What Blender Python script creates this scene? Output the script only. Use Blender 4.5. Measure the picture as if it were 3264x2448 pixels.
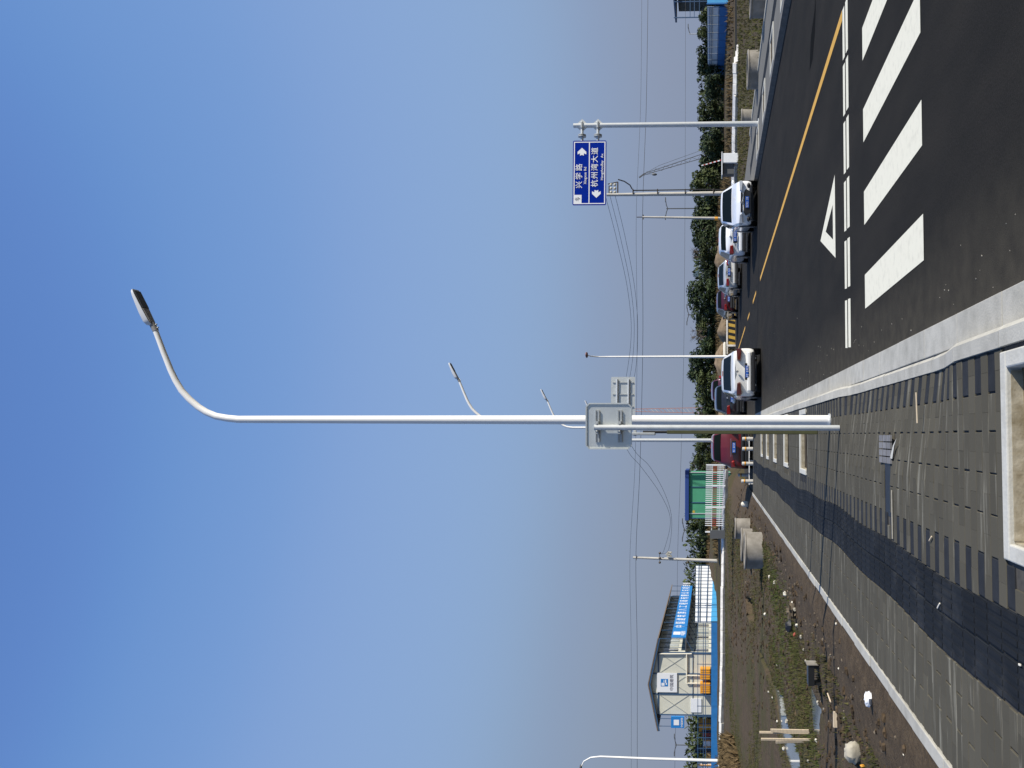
import bpy, bmesh, math, random
from mathutils import Vector, Matrix
R = math.radians
random.seed(7)
scene = bpy.context.scene
for o in list(bpy.data.objects): bpy.data.objects.remove(o)
col = scene.collection

# ------------------------------------------------------------------ camera
# the photograph lies on its side: the camera is rolled by a quarter turn
H = 1.85; FP = 2750.0; PIT = R(2.0); YAW = math.atan(165 / FP); XH = 2268.0; XP = XH - FP * math.tan(PIT)
cd = bpy.data.cameras.new('camera'); cam = bpy.data.objects.new('camera', cd); col.objects.link(cam)
fw = Vector((math.sin(YAW) * math.cos(PIT), math.cos(YAW) * math.cos(PIT), math.sin(PIT)))
rt = Vector((math.cos(YAW), -math.sin(YAW), 0)); up = rt.cross(fw)
cam.matrix_world = Matrix(((-up.x, rt.x, -fw.x, 0), (-up.y, rt.y, -fw.y, 0), (-up.z, rt.z, -fw.z, H), (0, 0, 0, 1)))
cd.sensor_fit = 'HORIZONTAL'; cd.sensor_width = 36; cd.lens = 36 * FP / 3264
cd.shift_x = -(XP - 1632) / 3264; cd.clip_end = 3000; cd.clip_start = .05
scene.camera = cam

# ------------------------------------------------------------------ sky, sun, exposure
SUN_AZ = R(116.7); SUN_EL = R(32)
w = bpy.data.worlds.new('World'); scene.world = w; w.use_nodes = True
nt = w.node_tree; nt.nodes.clear()
sky = nt.nodes.new('ShaderNodeTexSky'); sky.sky_type = 'NISHITA'; sky.sun_disc = False
sky.sun_elevation = SUN_EL; sky.sun_rotation = SUN_AZ
sky.altitude = 0; sky.air_density = .5; sky.dust_density = 0; sky.ozone_density = 4.0
bg = nt.nodes.new('ShaderNodeBackground'); bg.inputs[1].default_value = .084
# hazy winter air: the bright yellowish rim of the clear-air model is rolled off by one tone curve over the whole sky
def vscale(k):
    q = nt.nodes.new('ShaderNodeVectorMath'); q.operation = 'SCALE'; q.inputs['Scale'].default_value = k; return q
s1 = vscale(.125); s2 = vscale(10); cv = nt.nodes.new('ShaderNodeRGBCurve')
for ch, pts in enumerate((((0, 0), (.0425, .112), (.055, .172), (.0875, .252), (.1925, .262), (.515, .255), (1, .26)),
                          ((0, 0), (.084, .236), (.106, .317), (.169, .390), (.359, .340), (.765, .305), (1, .30)),
                          ((0, 0), (.191, .565), (.239, .640), (.364, .655), (.6675, .490), (.96, .413), (1, .41)))):
    c_ = cv.mapping.curves[ch]
    while len(c_.points) < len(pts): c_.points.new(.5, .5)
    for p_, q_ in zip(c_.points, pts): p_.location = q_
cv.mapping.update()
wo = nt.nodes.new('ShaderNodeOutputWorld')
nt.links.new(sky.outputs[0], s1.inputs[0]); nt.links.new(s1.outputs[0], cv.inputs['Color']); nt.links.new(cv.outputs[0], s2.inputs[0]); nt.links.new(s2.outputs[0], bg.inputs[0]); nt.links.new(bg.outputs[0], wo.inputs[0])
sd = bpy.data.lights.new('sun', 'SUN'); sd.energy = 5.0; sd.angle = R(.53); sd.color = (1, .94, .84)
so = bpy.data.objects.new('sun', sd); col.objects.link(so)
sv = Vector((math.sin(SUN_AZ) * math.cos(SUN_EL), math.cos(SUN_AZ) * math.cos(SUN_EL), math.sin(SUN_EL)))
so.rotation_euler = sv.to_track_quat('Z', 'Y').to_euler(); so.location = sv * 60
vs = scene.view_settings; vs.view_transform = 'Standard'; vs.look = 'None'; vs.exposure = .25; vs.gamma = 1; vs.use_curve_mapping = False

# ------------------------------------------------------------------ survey helpers (photo point -> metres)
def ray(X, Y):
    dn = (X - XP) / FP; r = (1224 - Y) / FP
    f = math.cos(PIT) + dn * math.sin(PIT); u = math.sin(PIT) - dn * math.cos(PIT)
    return r * math.cos(YAW) + f * math.sin(YAW), -r * math.sin(YAW) + f * math.cos(YAW), u
def G(X, Y, z=0.):
    x, y, u = ray(X, Y); t = (z - H) / u
    return Vector((x * t, y * t, z))
def D(X, Y, d):
    x, y, u = ray(X, Y); t = d / y
    return Vector((x * t, d, H + u * t))

# ------------------------------------------------------------------ materials
MATS = {}
def mat(name, c, rough=.6, metal=0., var=.0, scale=8., c2=None, bump=0., bscale=40., stretch=None, coat=0., spec=.5, island=0., fac=(.35, .65), emit=None, detail=6., shade=False, orand=0.):
    if name in MATS: return MATS[name]
    m = bpy.data.materials.new(name); m.use_nodes = True; n = m.node_tree; L = n.links
    b = n.nodes['Principled BSDF']; b.inputs['Roughness'].default_value = rough; b.inputs['Metallic'].default_value = metal
    b.inputs['Specular IOR Level'].default_value = spec
    if coat: b.inputs['Coat Weight'].default_value = coat; b.inputs['Coat Roughness'].default_value = .06
    tc = n.nodes.new('ShaderNodeTexCoord'); mp = n.nodes.new('ShaderNodeMapping'); L.new(tc.outputs['Object'], mp.inputs[0])
    if stretch: mp.inputs['Scale'].default_value = stretch
    c = tuple(c) + (1,)
    cur = None
    if var or c2:
        c2_ = tuple(c2) + (1,) if c2 else tuple(max(0, min(1, v * (1 - var))) for v in c[:3]) + (1,)
        c1_ = c if c2 else tuple(max(0, min(1, v * (1 + var))) for v in c[:3]) + (1,)
        no = n.nodes.new('ShaderNodeTexNoise'); no.inputs['Scale'].default_value = scale; no.inputs['Detail'].default_value = detail; no.inputs['Roughness'].default_value = .62
        L.new(mp.outputs[0], no.inputs['Vector'])
        rp = n.nodes.new('ShaderNodeValToRGB'); rp.color_ramp.elements[0].position = fac[0]; rp.color_ramp.elements[1].position = fac[1]
        rp.color_ramp.elements[0].color = c1_; rp.color_ramp.elements[1].color = c2_
        L.new(no.outputs['Fac'], rp.inputs[0]); cur = rp.outputs[0]
    else:
        rgb = n.nodes.new('ShaderNodeRGB'); rgb.outputs[0].default_value = c; cur = rgb.outputs[0]
    def mulby(src, lo, hi):
        nonlocal cur
        mr = n.nodes.new('ShaderNodeMapRange'); mr.inputs['To Min'].default_value = lo; mr.inputs['To Max'].default_value = hi
        L.new(src, mr.inputs['Value'])
        mx = n.nodes.new('ShaderNodeMix'); mx.data_type = 'RGBA'; mx.blend_type = 'MULTIPLY'; mx.inputs['Factor'].default_value = 1
        L.new(cur, mx.inputs[6]); L.new(mr.outputs[0], mx.inputs[7]); cur = mx.outputs[2]
    if island:
        g = n.nodes.new('ShaderNodeNewGeometry'); mulby(g.outputs['Random Per Island'], 1 - island, 1 + island)
    if orand:
        oi = n.nodes.new('ShaderNodeObjectInfo'); mulby(oi.outputs['Random'], 1 - orand, 1 + orand)
    L.new(cur, b.inputs['Base Color'])
    if bump:
        n2 = n.nodes.new('ShaderNodeTexNoise'); n2.inputs['Scale'].default_value = bscale; n2.inputs['Detail'].default_value = 4
        L.new(tc.outputs['Object'], n2.inputs['Vector'])
        bp = n.nodes.new('ShaderNodeBump'); bp.inputs['Strength'].default_value = bump; bp.inputs['Distance'].default_value = .01
        L.new(n2.outputs['Fac'], bp.inputs['Height']); L.new(bp.outputs[0], b.inputs['Normal'])
    MATS[name] = m; return m

ASPH = mat('asphalt', (.0180, .0174, .0164), .9, scale=.9, c2=(.026, .0240, .0215), bump=.6, bscale=170, spec=.07, stretch=(1.6, .5, 1))
WPAINT = mat('road_white', (.74, .71, .58), .8, scale=9, c2=(.60, .575, .465), fac=(.5, .8), bump=.3, bscale=140, spec=.1)
YPAINT = mat('road_yellow', (.60, .34, .07), .7, var=.1, scale=6, spec=.2)
PAVE = mat('paver_grey', (.080, .073, .055), .88, scale=1.5, c2=(.33, .315, .255), fac=(.57, .80), stretch=(.6, 6.5, 1), island=.10, orand=.12, bump=.25, bscale=150, spec=.15)
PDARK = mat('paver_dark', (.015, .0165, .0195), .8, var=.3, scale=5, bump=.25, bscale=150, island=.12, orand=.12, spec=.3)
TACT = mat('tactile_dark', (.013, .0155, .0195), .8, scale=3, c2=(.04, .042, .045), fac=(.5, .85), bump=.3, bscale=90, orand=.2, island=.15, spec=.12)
BED = mat('pavement_bed', (.055, .05, .042), .9, var=.3, scale=12)
KERB = mat('kerb_concrete', (.44, .425, .375), .85, scale=4, c2=(.31, .30, .26), fac=(.4, .75), bump=.3, bscale=60, orand=.07, spec=.25)
PITW = mat('pit_concrete', (.52, .51, .46), .85, scale=6, c2=(.40, .385, .335), fac=(.45, .8), bump=.25, bscale=50, spec=.25)
SOILP = mat('pit_sand', (.26, .18, .085), .95, scale=9, c2=(.15, .115, .07), bump=.6, bscale=30, spec=.1)
LAMPW = mat('lamp_white', (.83, .82, .79), .35, var=.02, scale=3, coat=.2)
LAMPH = mat('lamp_head_grey', (.62, .63, .64), .4, var=.03)
LAMPD = mat('lamp_dark', (.035, .036, .036), .35)
LAMPG = mat('lamp_mid_grey', (.24, .23, .22), .5)
GALV = mat('galvanised', (.60, .62, .62), .38, metal=.35, var=.06, scale=14)
GALVD = mat('galvanised_bracket', (.42, .44, .44), .45, metal=.35, var=.08, scale=14)
ALUB = mat('sign_back_aluminium', (.66, .68, .655), .55, metal=.9, var=.05, scale=5)
SBLUE = mat('sign_blue', (.0006, .020, .27), .7, spec=.04, var=.04, scale=4)
SWHITE = mat('sign_white', (.78, .79, .80), .5)
SGREY = mat('sign_text_dark', (.12, .12, .15), .6)
OLIVE = mat('olive_paint', (.060, .062, .022), .6, var=.15, scale=6)
BLACKM = mat('black_metal', (.010, .010, .011), .5)
CONC = mat('old_concrete', (.29, .27, .24), .85, scale=3, c2=(.19, .175, .15), bump=.5, bscale=30, spec=.2)
CONCP = mat('pole_concrete', (.55, .53, .48), .8, scale=2, c2=(.42, .40, .36), stretch=(6, 6, 1), spec=.2)
CWHITE = mat('coping_white', (.82, .79, .72), .85, scale=3, c2=(.55, .52, .48), bump=.4, bscale=20, spec=.2)
BARK = mat('bark', (.10, .075, .05), .9, var=.3, scale=12, bump=.5)
WOOD = mat('raw_wood', (.56, .46, .33), .8, var=.18, scale=6, stretch=(1, 1, 8), spec=.2)
def leafmat(name, a, b):
    return mat(name, a, .65, scale=.5, c2=b, island=.35, orand=.16, spec=.25)
LEAF = leafmat('leaf_dark', (.038, .056, .017), (.018, .032, .012))
LEAF2 = leafmat('leaf_olive', (.062, .076, .024), (.036, .052, .018))
TWIG = mat('bare_twigs', (.14, .11, .085), .9, var=.2)
GRASSM = mat('grass_blades', (.055, .062, .018), .9, scale=.8, c2=(.09, .072, .034), fac=(.4, .7), island=.3, spec=.2)
DRYG = mat('dry_grass_blades', (.15, .105, .055), .95, scale=.3, c2=(.075, .06, .032), island=.35, spec=.1)
WATER = mat('puddle_water', (.10, .12, .13), .04, spec=.9)
FOAM = mat('white_litter', (.68, .64, .54), .7, var=.06)
STONE = mat('pale_stone', (.40, .37, .30), .85, var=.15, scale=9, island=.2, spec=.2)
RUBB = mat('rubble', (.13, .105, .075), .95, var=.3, scale=9, island=.5, spec=.2)
PLASTB = mat('black_plastic', (.012, .012, .012), .45)
BLUEF = mat('fence_blue', (.02, .16, .42), .6, var=.08, scale=3)
BLUEL = mat('fence_light_blue', (.06, .33, .62), .6, var=.05)
BLUES = mat('board_blue', (.015, .19, .52), .5, var=.05)
PANW = mat('panel_white', (.78, .80, .82), .55, var=.03)
PREW = mat('prefab_cream', (.62, .61, .51), .6, var=.05, scale=1.5)
PREB = mat('prefab_blue_steel', (.035, .085, .17), .5)
PRESL = mat('prefab_slate', (.030, .038, .042), .6, var=.15)
ROOFB = mat('roof_brown', (.16, .12, .085), .85, var=.2, scale=5)
WING = mat('window_glass', (.03, .035, .04), .08, spec=.7)
WINC = mat('curtained_window', (.33, .36, .34), .25)
GREENC = mat('cabin_green', (.065, .30, .165), .55, var=.08, scale=1.2)
ROOFBL = mat('cabin_blue_roof', (.02, .055, .22), .5)
RED = mat('picket_red', (.34, .055, .04), .6, var=.1)
ORANGE = mat('unit_orange', (.70, .32, .03), .55, var=.05)
PIPEC = mat('cream_pipe', (.72, .68, .56), .5)
TYRE = mat('tyre', (.014, .014, .014), .85)
RIM = mat('rim', (.45, .46, .47), .3, metal=.7)
GLASS = mat('car_glass', (.006, .009, .008), .15, spec=.07)
TLIGHT = mat('tail_light', (.22, .008, .008), .15, coat=.6)
TLDARK = mat('tail_light_smoked', (.075, .012, .008), .15, coat=.6)
HLIGHT = mat('head_light', (.45, .48, .52), .1, coat=.5)
PLATE = mat('plate_blue', (.02, .10, .42), .45)
TRIMB = mat('car_trim_black', (.012, .012, .013), .5)
CHROME = mat('car_chrome', (.7, .7, .7), .15, metal=.9)
CABLE = mat('cable', (.03, .03, .035), .6)
INSUL = mat('insulator', (.07, .055, .04), .3)
INSW = mat('insulator_pale', (.48, .46, .38), .4)
CRANER = mat('crane_red', (.42, .22, .18), .6)
CRANEW = mat('crane_pale', (.55, .50, .46), .6)
DGREY = mat('dark_grey_metal', (.09, .095, .10), .5)
def paint(name, c, metal=0.): return mat(name, c, .28, metal=metal, coat=.8, var=.02, scale=2)
PW = paint('car_white', (.80, .79, .75)); PW2 = paint('car_white_cool', (.82, .83, .84)); PSIL = paint('car_silver', (.62, .61, .58), .25)
PDK = paint('car_graphite', (.03, .03, .032), .3); PMAR = paint('car_maroon', (.11, .006, .006), .0); PRED = paint('car_red', (.06, .007, .009))
PMAR2 = paint('car_plum', (.075, .012, .03), .1)

# ------------------------------------------------------------------ mesh builder
class MB:
    def __init__(s): s.v = []; s.f = []; s.mi = []; s.cm = 0
    def add(s, vs, fs):
        b = len(s.v); s.v += [tuple(p) for p in vs]
        for f in fs: s.f.append(tuple(b + i for i in f)); s.mi.append(s.cm)
    def box(s, c, d, rz=0., m=None):
        x, y, z = d[0] / 2, d[1] / 2, d[2] / 2
        p = [Vector((a * x, b * y, e * z)) for e in (-1, 1) for b in (-1, 1) for a in (-1, 1)]
        M = m if m else Matrix.Rotation(rz, 3, 'Z')
        s.add([M @ q + Vector(c) for q in p], [(0, 2, 3, 1), (4, 5, 7, 6), (0, 1, 5, 4), (2, 6, 7, 3), (0, 4, 6, 2), (1, 3, 7, 5)])
    def bar(s, a, b, w_, h_=None, upv=(0, 0, 1)):
        a, b = Vector(a), Vector(b); h_ = h_ or w_; t = (b - a); L = t.length; t.normalize()
        u = Vector(upv)
        if abs(t.dot(u)) > .95: u = Vector((1, 0, 0))
        r = t.cross(u).normalized(); u = r.cross(t)
        M = Matrix((r, t, u)).transposed(); s.box((a + b) / 2, (w_, L, h_), m=M)
    def tube(s, pts, rad, n=10, caps=True, flat=1.):
        pts = [Vector(p) for p in pts]; rad = rad if isinstance(rad, (list, tuple)) else [rad] * len(pts)
        t0 = (pts[1] - pts[0]).normalized(); u = Vector((0, 1, 0)) if abs(t0.y) < .9 else Vector((1, 0, 0))
        V = []; F = []
        for i, p in enumerate(pts):
            t = (pts[min(i + 1, len(pts) - 1)] - pts[max(i - 1, 0)]).normalized()
            r = t.cross(u).normalized(); q = r.cross(t).normalized(); u = q
            for k in range(n):
                a = 2 * math.pi * k / n; V.append(p + r * math.cos(a) * rad[i] + q * math.sin(a) * rad[i] * flat)
        for i in range(len(pts) - 1):
            for k in range(n):
                k2 = (k + 1) % n; F.append((i * n + k, i * n + k2, (i + 1) * n + k2, (i + 1) * n + k))
        if caps: F.append(tuple(range(n))[::-1]); F.append(tuple((len(pts) - 1) * n + k for k in range(n)))
        s.add(V, F)
    def cyl(s, c, r, h, n=16, axis='Z', r2=None):
        c = Vector(c); a = {'Z': Vector((0, 0, h)), 'X': Vector((h, 0, 0)), 'Y': Vector((0, h, 0))}[axis]
        s.tube([c, c + a], [r, r2 if r2 is not None else r], n)
    def prism(s, poly, z0, z1):
        n = len(poly); s.add([(p[0], p[1], z0) for p in poly] + [(p[0], p[1], z1) for p in poly],
            [tuple(range(n))[::-1], tuple(range(n, 2 * n))] + [(i, (i + 1) % n, n + (i + 1) % n, n + i) for i in range(n)])
    def blob(s, c, r, n=8, m=5, j=.25, rnd=random):
        V = []; F = []
        for i in range(m + 1):
            th = math.pi * i / m
            for k in range(n):
                a = 2 * math.pi * k / n; q = 1 + rnd.uniform(-j, j) if 0 < i < m else 1
                V.append((c[0] + r[0] * q * math.sin(th) * math.cos(a), c[1] + r[1] * q * math.sin(th) * math.sin(a), c[2] + r[2] * q * math.cos(th)))
        for i in range(m):
            for k in range(n): F.append((i * n + k, (i + 1) * n + k, (i + 1) * n + (k + 1) % n, i * n + (k + 1) % n))
        s.add(V, F)
    def build(s, name, m, parent=None, smooth=False, kind=None, bevel=0.):
        me = bpy.data.meshes.new(name); me.from_pydata(s.v, [], s.f)
        ms = m if isinstance(m, (list, tuple)) else [m]
        for q in ms: me.materials.append(q)
        if len(ms) > 1: me.polygons.foreach_set('material_index', s.mi)
        bm = bmesh.new(); bm.from_mesh(me); bmesh.ops.recalc_face_normals(bm, faces=bm.faces); bm.to_mesh(me); bm.free()
        if smooth:
            me.polygons.foreach_set('use_smooth', [True] * len(me.polygons))
            me.set_sharp_from_angle(angle=R(40))
        o = bpy.data.objects.new(name, me); col.objects.link(o)
        if bevel:
            md = o.modifiers.new('bevel', 'BEVEL'); md.width = bevel; md.segments = 2
        if parent: o.parent = parent
        if kind: o['kind'] = kind
        return o
def tag(o, label, cat, group=None):
    o['label'] = label; o['category'] = cat
    if group: o['group'] = group
    return o
def empty(name, loc=(0, 0, 0), rz=0., label=None, cat=None, group=None):
    o = bpy.data.objects.new(name, None); col.objects.link(o); o.location = loc; o.rotation_euler = (0, 0, rz); o.empty_display_size = .2
    if label: tag(o, label, cat, group)
    return o
def copy_tree(o, parent=None):
    c = o.copy(); col.objects.link(c); c.parent = parent
    for ch in list(o.children): copy_tree(ch, c)
    return c
def text(body, size, name, m, parent, M, ext=.004, align='CENTER'):
    cu = bpy.data.curves.new(name, 'FONT'); cu.body = body; cu.size = size; cu.align_x = align; cu.align_y = 'CENTER'; cu.extrude = ext; cu.resolution_u = 3; cu.offset = size * .006
    o = bpy.data.objects.new(name, cu); col.objects.link(o)
    bpy.context.view_layer.update()
    me = bpy.data.meshes.new_from_object(o.evaluated_get(bpy.context.evaluated_depsgraph_get()))
    bpy.data.objects.remove(o); me.materials.clear(); me.materials.append(m)
    me.transform(M)
    q = bpy.data.objects.new(name, me); col.objects.link(q); q.parent = parent
    return q
def facing(c, nrm):  # matrix: local x right, local y up, standing on plane facing nrm (horizontal)
    n_ = Vector(nrm).normalized(); u = Vector((0, 0, 1)); r = u.cross(n_)
    return Matrix(((r.x, u.x, n_.x, c[0]), (r.y, u.y, n_.y, c[1]), (r.z, u.z, n_.z, c[2]), (0, 0, 0, 1)))
def sst(a, b, x):
    t = max(0, min(1, (x - a) / (b - a))); return t * t * (3 - 2 * t)

from mathutils import noise as mn
# ------------------------------------------------------------------ terrain
PUDP = [(-.19, [(2440, 2080), (2452, 2105), (2462, 2148), (2478, 2190), (2496, 2216), (2504, 2256), (2512, 2300), (2524, 2330), (2534, 2370), (2546, 2400), (2552, 2450), (2556, 2490), (2530, 2490), (2520, 2440), (2508, 2400), (2496, 2350), (2486, 2300), (2478, 2230), (2470, 2190), (2456, 2150), (2446, 2110)]),
        (-.20, [(2586, 2190), (2590, 2186), (2612, 2190), (2618, 2230), (2622, 2262), (2616, 2300), (2617, 2338), (2606, 2330), (2594, 2330), (2591, 2290), (2588, 2240)]),
        (-.10, [(2404, 1908), (2409, 1904), (2416, 1925), (2420, 1950), (2421, 1976), (2410, 1978), (2406, 1950)]),
        (-.16, [(2584, 2058), (2590, 2058), (2594, 2080), (2584, 2076)])]
PUDW = [(z_, [G(X, Y, z_).to_tuple()[:2] for X, Y in P_]) for z_, P_ in PUDP]
PBB = [(min(p[0] for p in P_) - .7, max(p[0] for p in P_) + .7, min(p[1] for p in P_) - .9, max(p[1] for p in P_) + .9) for z_, P_ in PUDW]
def inpoly(x, y, P_):
    r = False; j = len(P_) - 1
    for i in range(len(P_)):
        if (P_[i][1] > y) != (P_[j][1] > y) and x < (P_[j][0] - P_[i][0]) * (y - P_[i][1]) / (P_[j][1] - P_[i][1]) + P_[i][0]: r = not r
        j = i
    return r
def terr(x, y):
    n = mn.noise(Vector((x * .35, y * .35, 3.1))) * .05 + mn.noise(Vector((x * 1.3, y * 1.3, .7))) * .035 + mn.noise(Vector((x * 4, y * 4, 9))) * .014
    if x < -2.4:
        z = -.02 - .16 * sst(-2.9, -5.2, x) * (1 - sst(24, 34, y))
        z += .95 * sst(30, 57, y) * sst(-1.6, -5, x) + .42 * sst(56, 72, y)
        n *= sst(-2.45, -3.2, x)
        z += .05 * math.exp(-((x + 3.0) / .35) ** 2)
    elif x > 13.3 and y < 62:
        z = .03; n *= sst(13.3, 14.5, x)
    else:
        z = -.10; n = 0
        if y > 66.5: z = -.05 + .35 * sst(66.5, 72, y)
    if y > 66:
        z = max(z, .25 * sst(66, 75, y)); z += (.7 * sst(80, 96, y) - .5 * sst(110, 140, y)) * (1 - sst(22, 32, x))
        n *= 2.5
    z += n
    for (zw, P_), bb in zip(PUDW, PBB):
        if bb[0] < x < bb[1] and bb[2] < y < bb[3]:
            if inpoly(x, y, P_): z = min(z, zw - .05)
            else: z = max(z, zw + .012)
    return z
def grid(name, xs, ys, fz, m, kind='structure', smooth=True):
    V = [(x, y, fz(x, y)) for y in ys for x in xs]; nx = len(xs)
    F = [(j * nx + i, j * nx + i + 1, (j + 1) * nx + i + 1, (j + 1) * nx + i) for j in range(len(ys) - 1) for i in range(nx - 1)]
    me = bpy.data.meshes.new(name); me.from_pydata(V, [], F); me.materials.append(m)
    me.polygons.foreach_set('use_smooth', [smooth] * len(me.polygons))
    o = bpy.data.objects.new(name, me); col.objects.link(o); o['kind'] = kind
    return o
def frange(a, b, st):
    n = max(1, round((b - a) / st)); return [a + (b - a) * i / n for i in range(n + 1)]
def soilmat(name, soil, soil2, green, green2, gscale=.35, thr=(.46, .58), xfade=None):
    m = bpy.data.materials.new(name); m.use_nodes = True; n = m.node_tree; L = n.links; b = n.nodes['Principled BSDF']
    b.inputs['Roughness'].default_value = .95; b.inputs['Specular IOR Level'].default_value = .15
    tc = n.nodes.new('ShaderNodeTexCoord')
    def nz(sc, det=8., ro=.65):
        q = n.nodes.new('ShaderNodeTexNoise'); q.inputs['Scale'].default_value = sc; q.inputs['Detail'].default_value = det; q.inputs['Roughness'].default_value = ro
        L.new(tc.outputs['Object'], q.inputs['Vector']); return q
    def rp(src, a, ca, b_, cb):
        q = n.nodes.new('ShaderNodeValToRGB'); e = q.color_ramp.elements; e[0].position = a; e[0].color = ca + (1,); e[1].position = b_; e[1].color = cb + (1,)
        L.new(src.outputs['Fac'], q.inputs[0]); return q
    s1 = rp(nz(4.5, 12., .75), .38, soil, .62, soil2); g1 = rp(nz(7, 12., .75), .38, green, .62, green2); fc = rp(nz(gscale), thr[0], (0, 0, 0), thr[1], (1, 1, 1))
    fac_ = fc.outputs[0]
    if xfade:   # the verge next to the pavement was dug over and carries no weeds
        sx = n.nodes.new('ShaderNodeSeparateXYZ'); L.new(tc.outputs['Object'], sx.inputs[0]); mr = n.nodes.new('ShaderNodeMapRange'); mr.inputs['From Min'].default_value = xfade[0]; mr.inputs['From Max'].default_value = xfade[1]
        L.new(sx.outputs['X'], mr.inputs['Value']); mm_ = n.nodes.new('ShaderNodeMath'); mm_.operation = 'MULTIPLY'; L.new(fac_, mm_.inputs[0]); L.new(mr.outputs[0], mm_.inputs[1]); fac_ = mm_.outputs[0]
    mx = n.nodes.new('ShaderNodeMix'); mx.data_type = 'RGBA'; L.new(fac_, mx.inputs[0]); L.new(s1.outputs[0], mx.inputs[6]); L.new(g1.outputs[0], mx.inputs[7])
    L.new(mx.outputs[2], b.inputs['Base Color'])
    bp = n.nodes.new('ShaderNodeBump'); bp.inputs['Strength'].default_value = .9; bp.inputs['Distance'].default_value = .07
    L.new(nz(12, 10., .7).outputs['Fac'], bp.inputs['Height']); L.new(bp.outputs[0], b.inputs['Normal'])
    MATS[name] = m; return m
SOIL = soilmat('field_soil', (.112, .082, .052), (.066, .048, .031), (.062, .062, .024), (.085, .067, .034), xfade=(-3.5, -4.8))
SOILF = soilmat('far_ground', (.10, .074, .045), (.062, .046, .029), (.062, .062, .024), (.09, .072, .036), .12)
def coarse(x, y):
    z = terr(x, y)
    if -26 < x < -2.2 and 0 < y < 60: z -= .25
    return z
gx = [-900, -400, -200, -120] + frange(-80, -26, 3) + frange(-24, -3, 1.5) + [-2.35, -1.2, 0, 6, 13.2, 13.6] + frange(15, 80, 2.5) + [120, 200, 400, 900]
gy = [-120, -40, -10, -2] + frange(0, 60, 2.) + frange(62, 110, 1.5) + [115, 125, 140, 180, 260, 500, 900, 1600]
grid('ground', gx, gy, coarse, SOILF)
grid('field', frange(-25, -10, .3) + frange(-9.85, -2.49, .12), frange(2, 34, .12) + frange(34.3, 58, .3), terr, SOIL)
for zw, P_ in PUDW:
    b = MB()
    xs_ = [p[0] for p in P_]; ys_ = [p[1] for p in P_]
    b.add([(min(xs_) - .3, min(ys_) - .5, zw), (max(xs_) + .3, min(ys_) - .5, zw), (max(xs_) + .3, max(ys_) + .5, zw), (min(xs_) - .3, max(ys_) + .5, zw)], [(0, 1, 2, 3)]); b.build('puddle', WATER, kind='structure')
# near brown verge strip beside the pavement is part of the field relief (terr)

# ------------------------------------------------------------------ road
road = MB(); zr = lambda x, y: 0
KX = .92
pts = [(KX, -8), (KX, 36.2), (.4, 36.9), (-.6, 37.2), (-3.2, 37.3), (-3.2, 44), (-1.2, 52), (-2.5, 66), (40, 66), (40, 58), (14, 52), (12.2, 44), (10.9, 38), (10.22, 34), (10.12, 18), (10.05, -8)]
road.add([(p[0], p[1], 0.) for p in pts], [tuple(range(len(pts)))])
def kerb_dust(m):
    n = m.node_tree; L = n.links; b = n.nodes['Principled BSDF']; src = b.inputs['Base Color'].links[0].from_socket
    tc = n.nodes.new('ShaderNodeTexCoord'); sx = n.nodes.new('ShaderNodeSeparateXYZ'); L.new(tc.outputs['Object'], sx.inputs[0])
    mr = n.nodes.new('ShaderNodeMapRange'); mr.inputs['From Min'].default_value = 1.9; mr.inputs['From Max'].default_value = .9; L.new(sx.outputs['X'], mr.inputs['Value'])
    no = n.nodes.new('ShaderNodeTexNoise'); no.inputs['Scale'].default_value = 5; no.inputs['Detail'].default_value = 8; L.new(tc.outputs['Object'], no.inputs['Vector'])
    mu = n.nodes.new('ShaderNodeMath'); mu.operation = 'MULTIPLY'; L.new(mr.outputs[0], mu.inputs[0]); L.new(no.outputs['Fac'], mu.inputs[1])
    # speckled aggregate
    n2 = n.nodes.new('ShaderNodeTexNoise'); n2.inputs['Scale'].default_value = 60; n2.inputs['Detail'].default_value = 3; L.new(tc.outputs['Object'], n2.inputs['Vector'])
    m2 = n.nodes.new('ShaderNodeMapRange'); m2.inputs['From Min'].default_value = .3; m2.inputs['From Max'].default_value = .7; m2.inputs['To Min'].default_value = .75; m2.inputs['To Max'].default_value = 1.25; L.new(n2.outputs['Fac'], m2.inputs['Value'])
    mm = n.nodes.new('ShaderNodeMix'); mm.data_type = 'RGBA'; mm.blend_type = 'MULTIPLY'; mm.inputs[0].default_value = 1; L.new(src, mm.inputs[6]); L.new(m2.outputs[0], mm.inputs[7])
    mx = n.nodes.new('ShaderNodeMix'); mx.data_type = 'RGBA'; L.new(mu.outputs[0], mx.inputs[0]); L.new(mm.outputs[2], mx.inputs[6]); mx.inputs[7].default_value = (.085, .075, .056, 1)
    L.new(mx.outputs[2], b.inputs['Base Color'])
kerb_dust(ASPH)
ro = road.build('road', ASPH, kind='structure')
def mark(name, poly, m=WPAINT, z=.004):
    b = MB(); b.add([(p[0], p[1], z) for p in poly], [tuple(range(len(poly)))]); return b.build(name, m, ro)
for k in range(-0, 9):
    x0 = 1.53 + 1.018 * k
    if x0 + .4 > 9.9: break
    mark('crosswalk_stripe', [(x0, 7.50), (x0 + .41, 7.50), (x0 + .41, 10.37), (x0, 10.37)])
# give-way line: two rows of dashes
for Yb, Ya in ((1110, 954), (915, 757), (724, 559), (531, 359), (335, 163), (143, -30)):
    for r0, r1, sk in ((11.46, 11.66, 0), (11.74, 11.92, .06)):
        xa = G(2708, Yb).x + sk * .3; xb = G(2708, Ya).x + sk * .3
        mark('give_way_dash', [(xa, r0), (xb, r0), (xb + .02, r1), (xa + .02, r1)])
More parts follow.
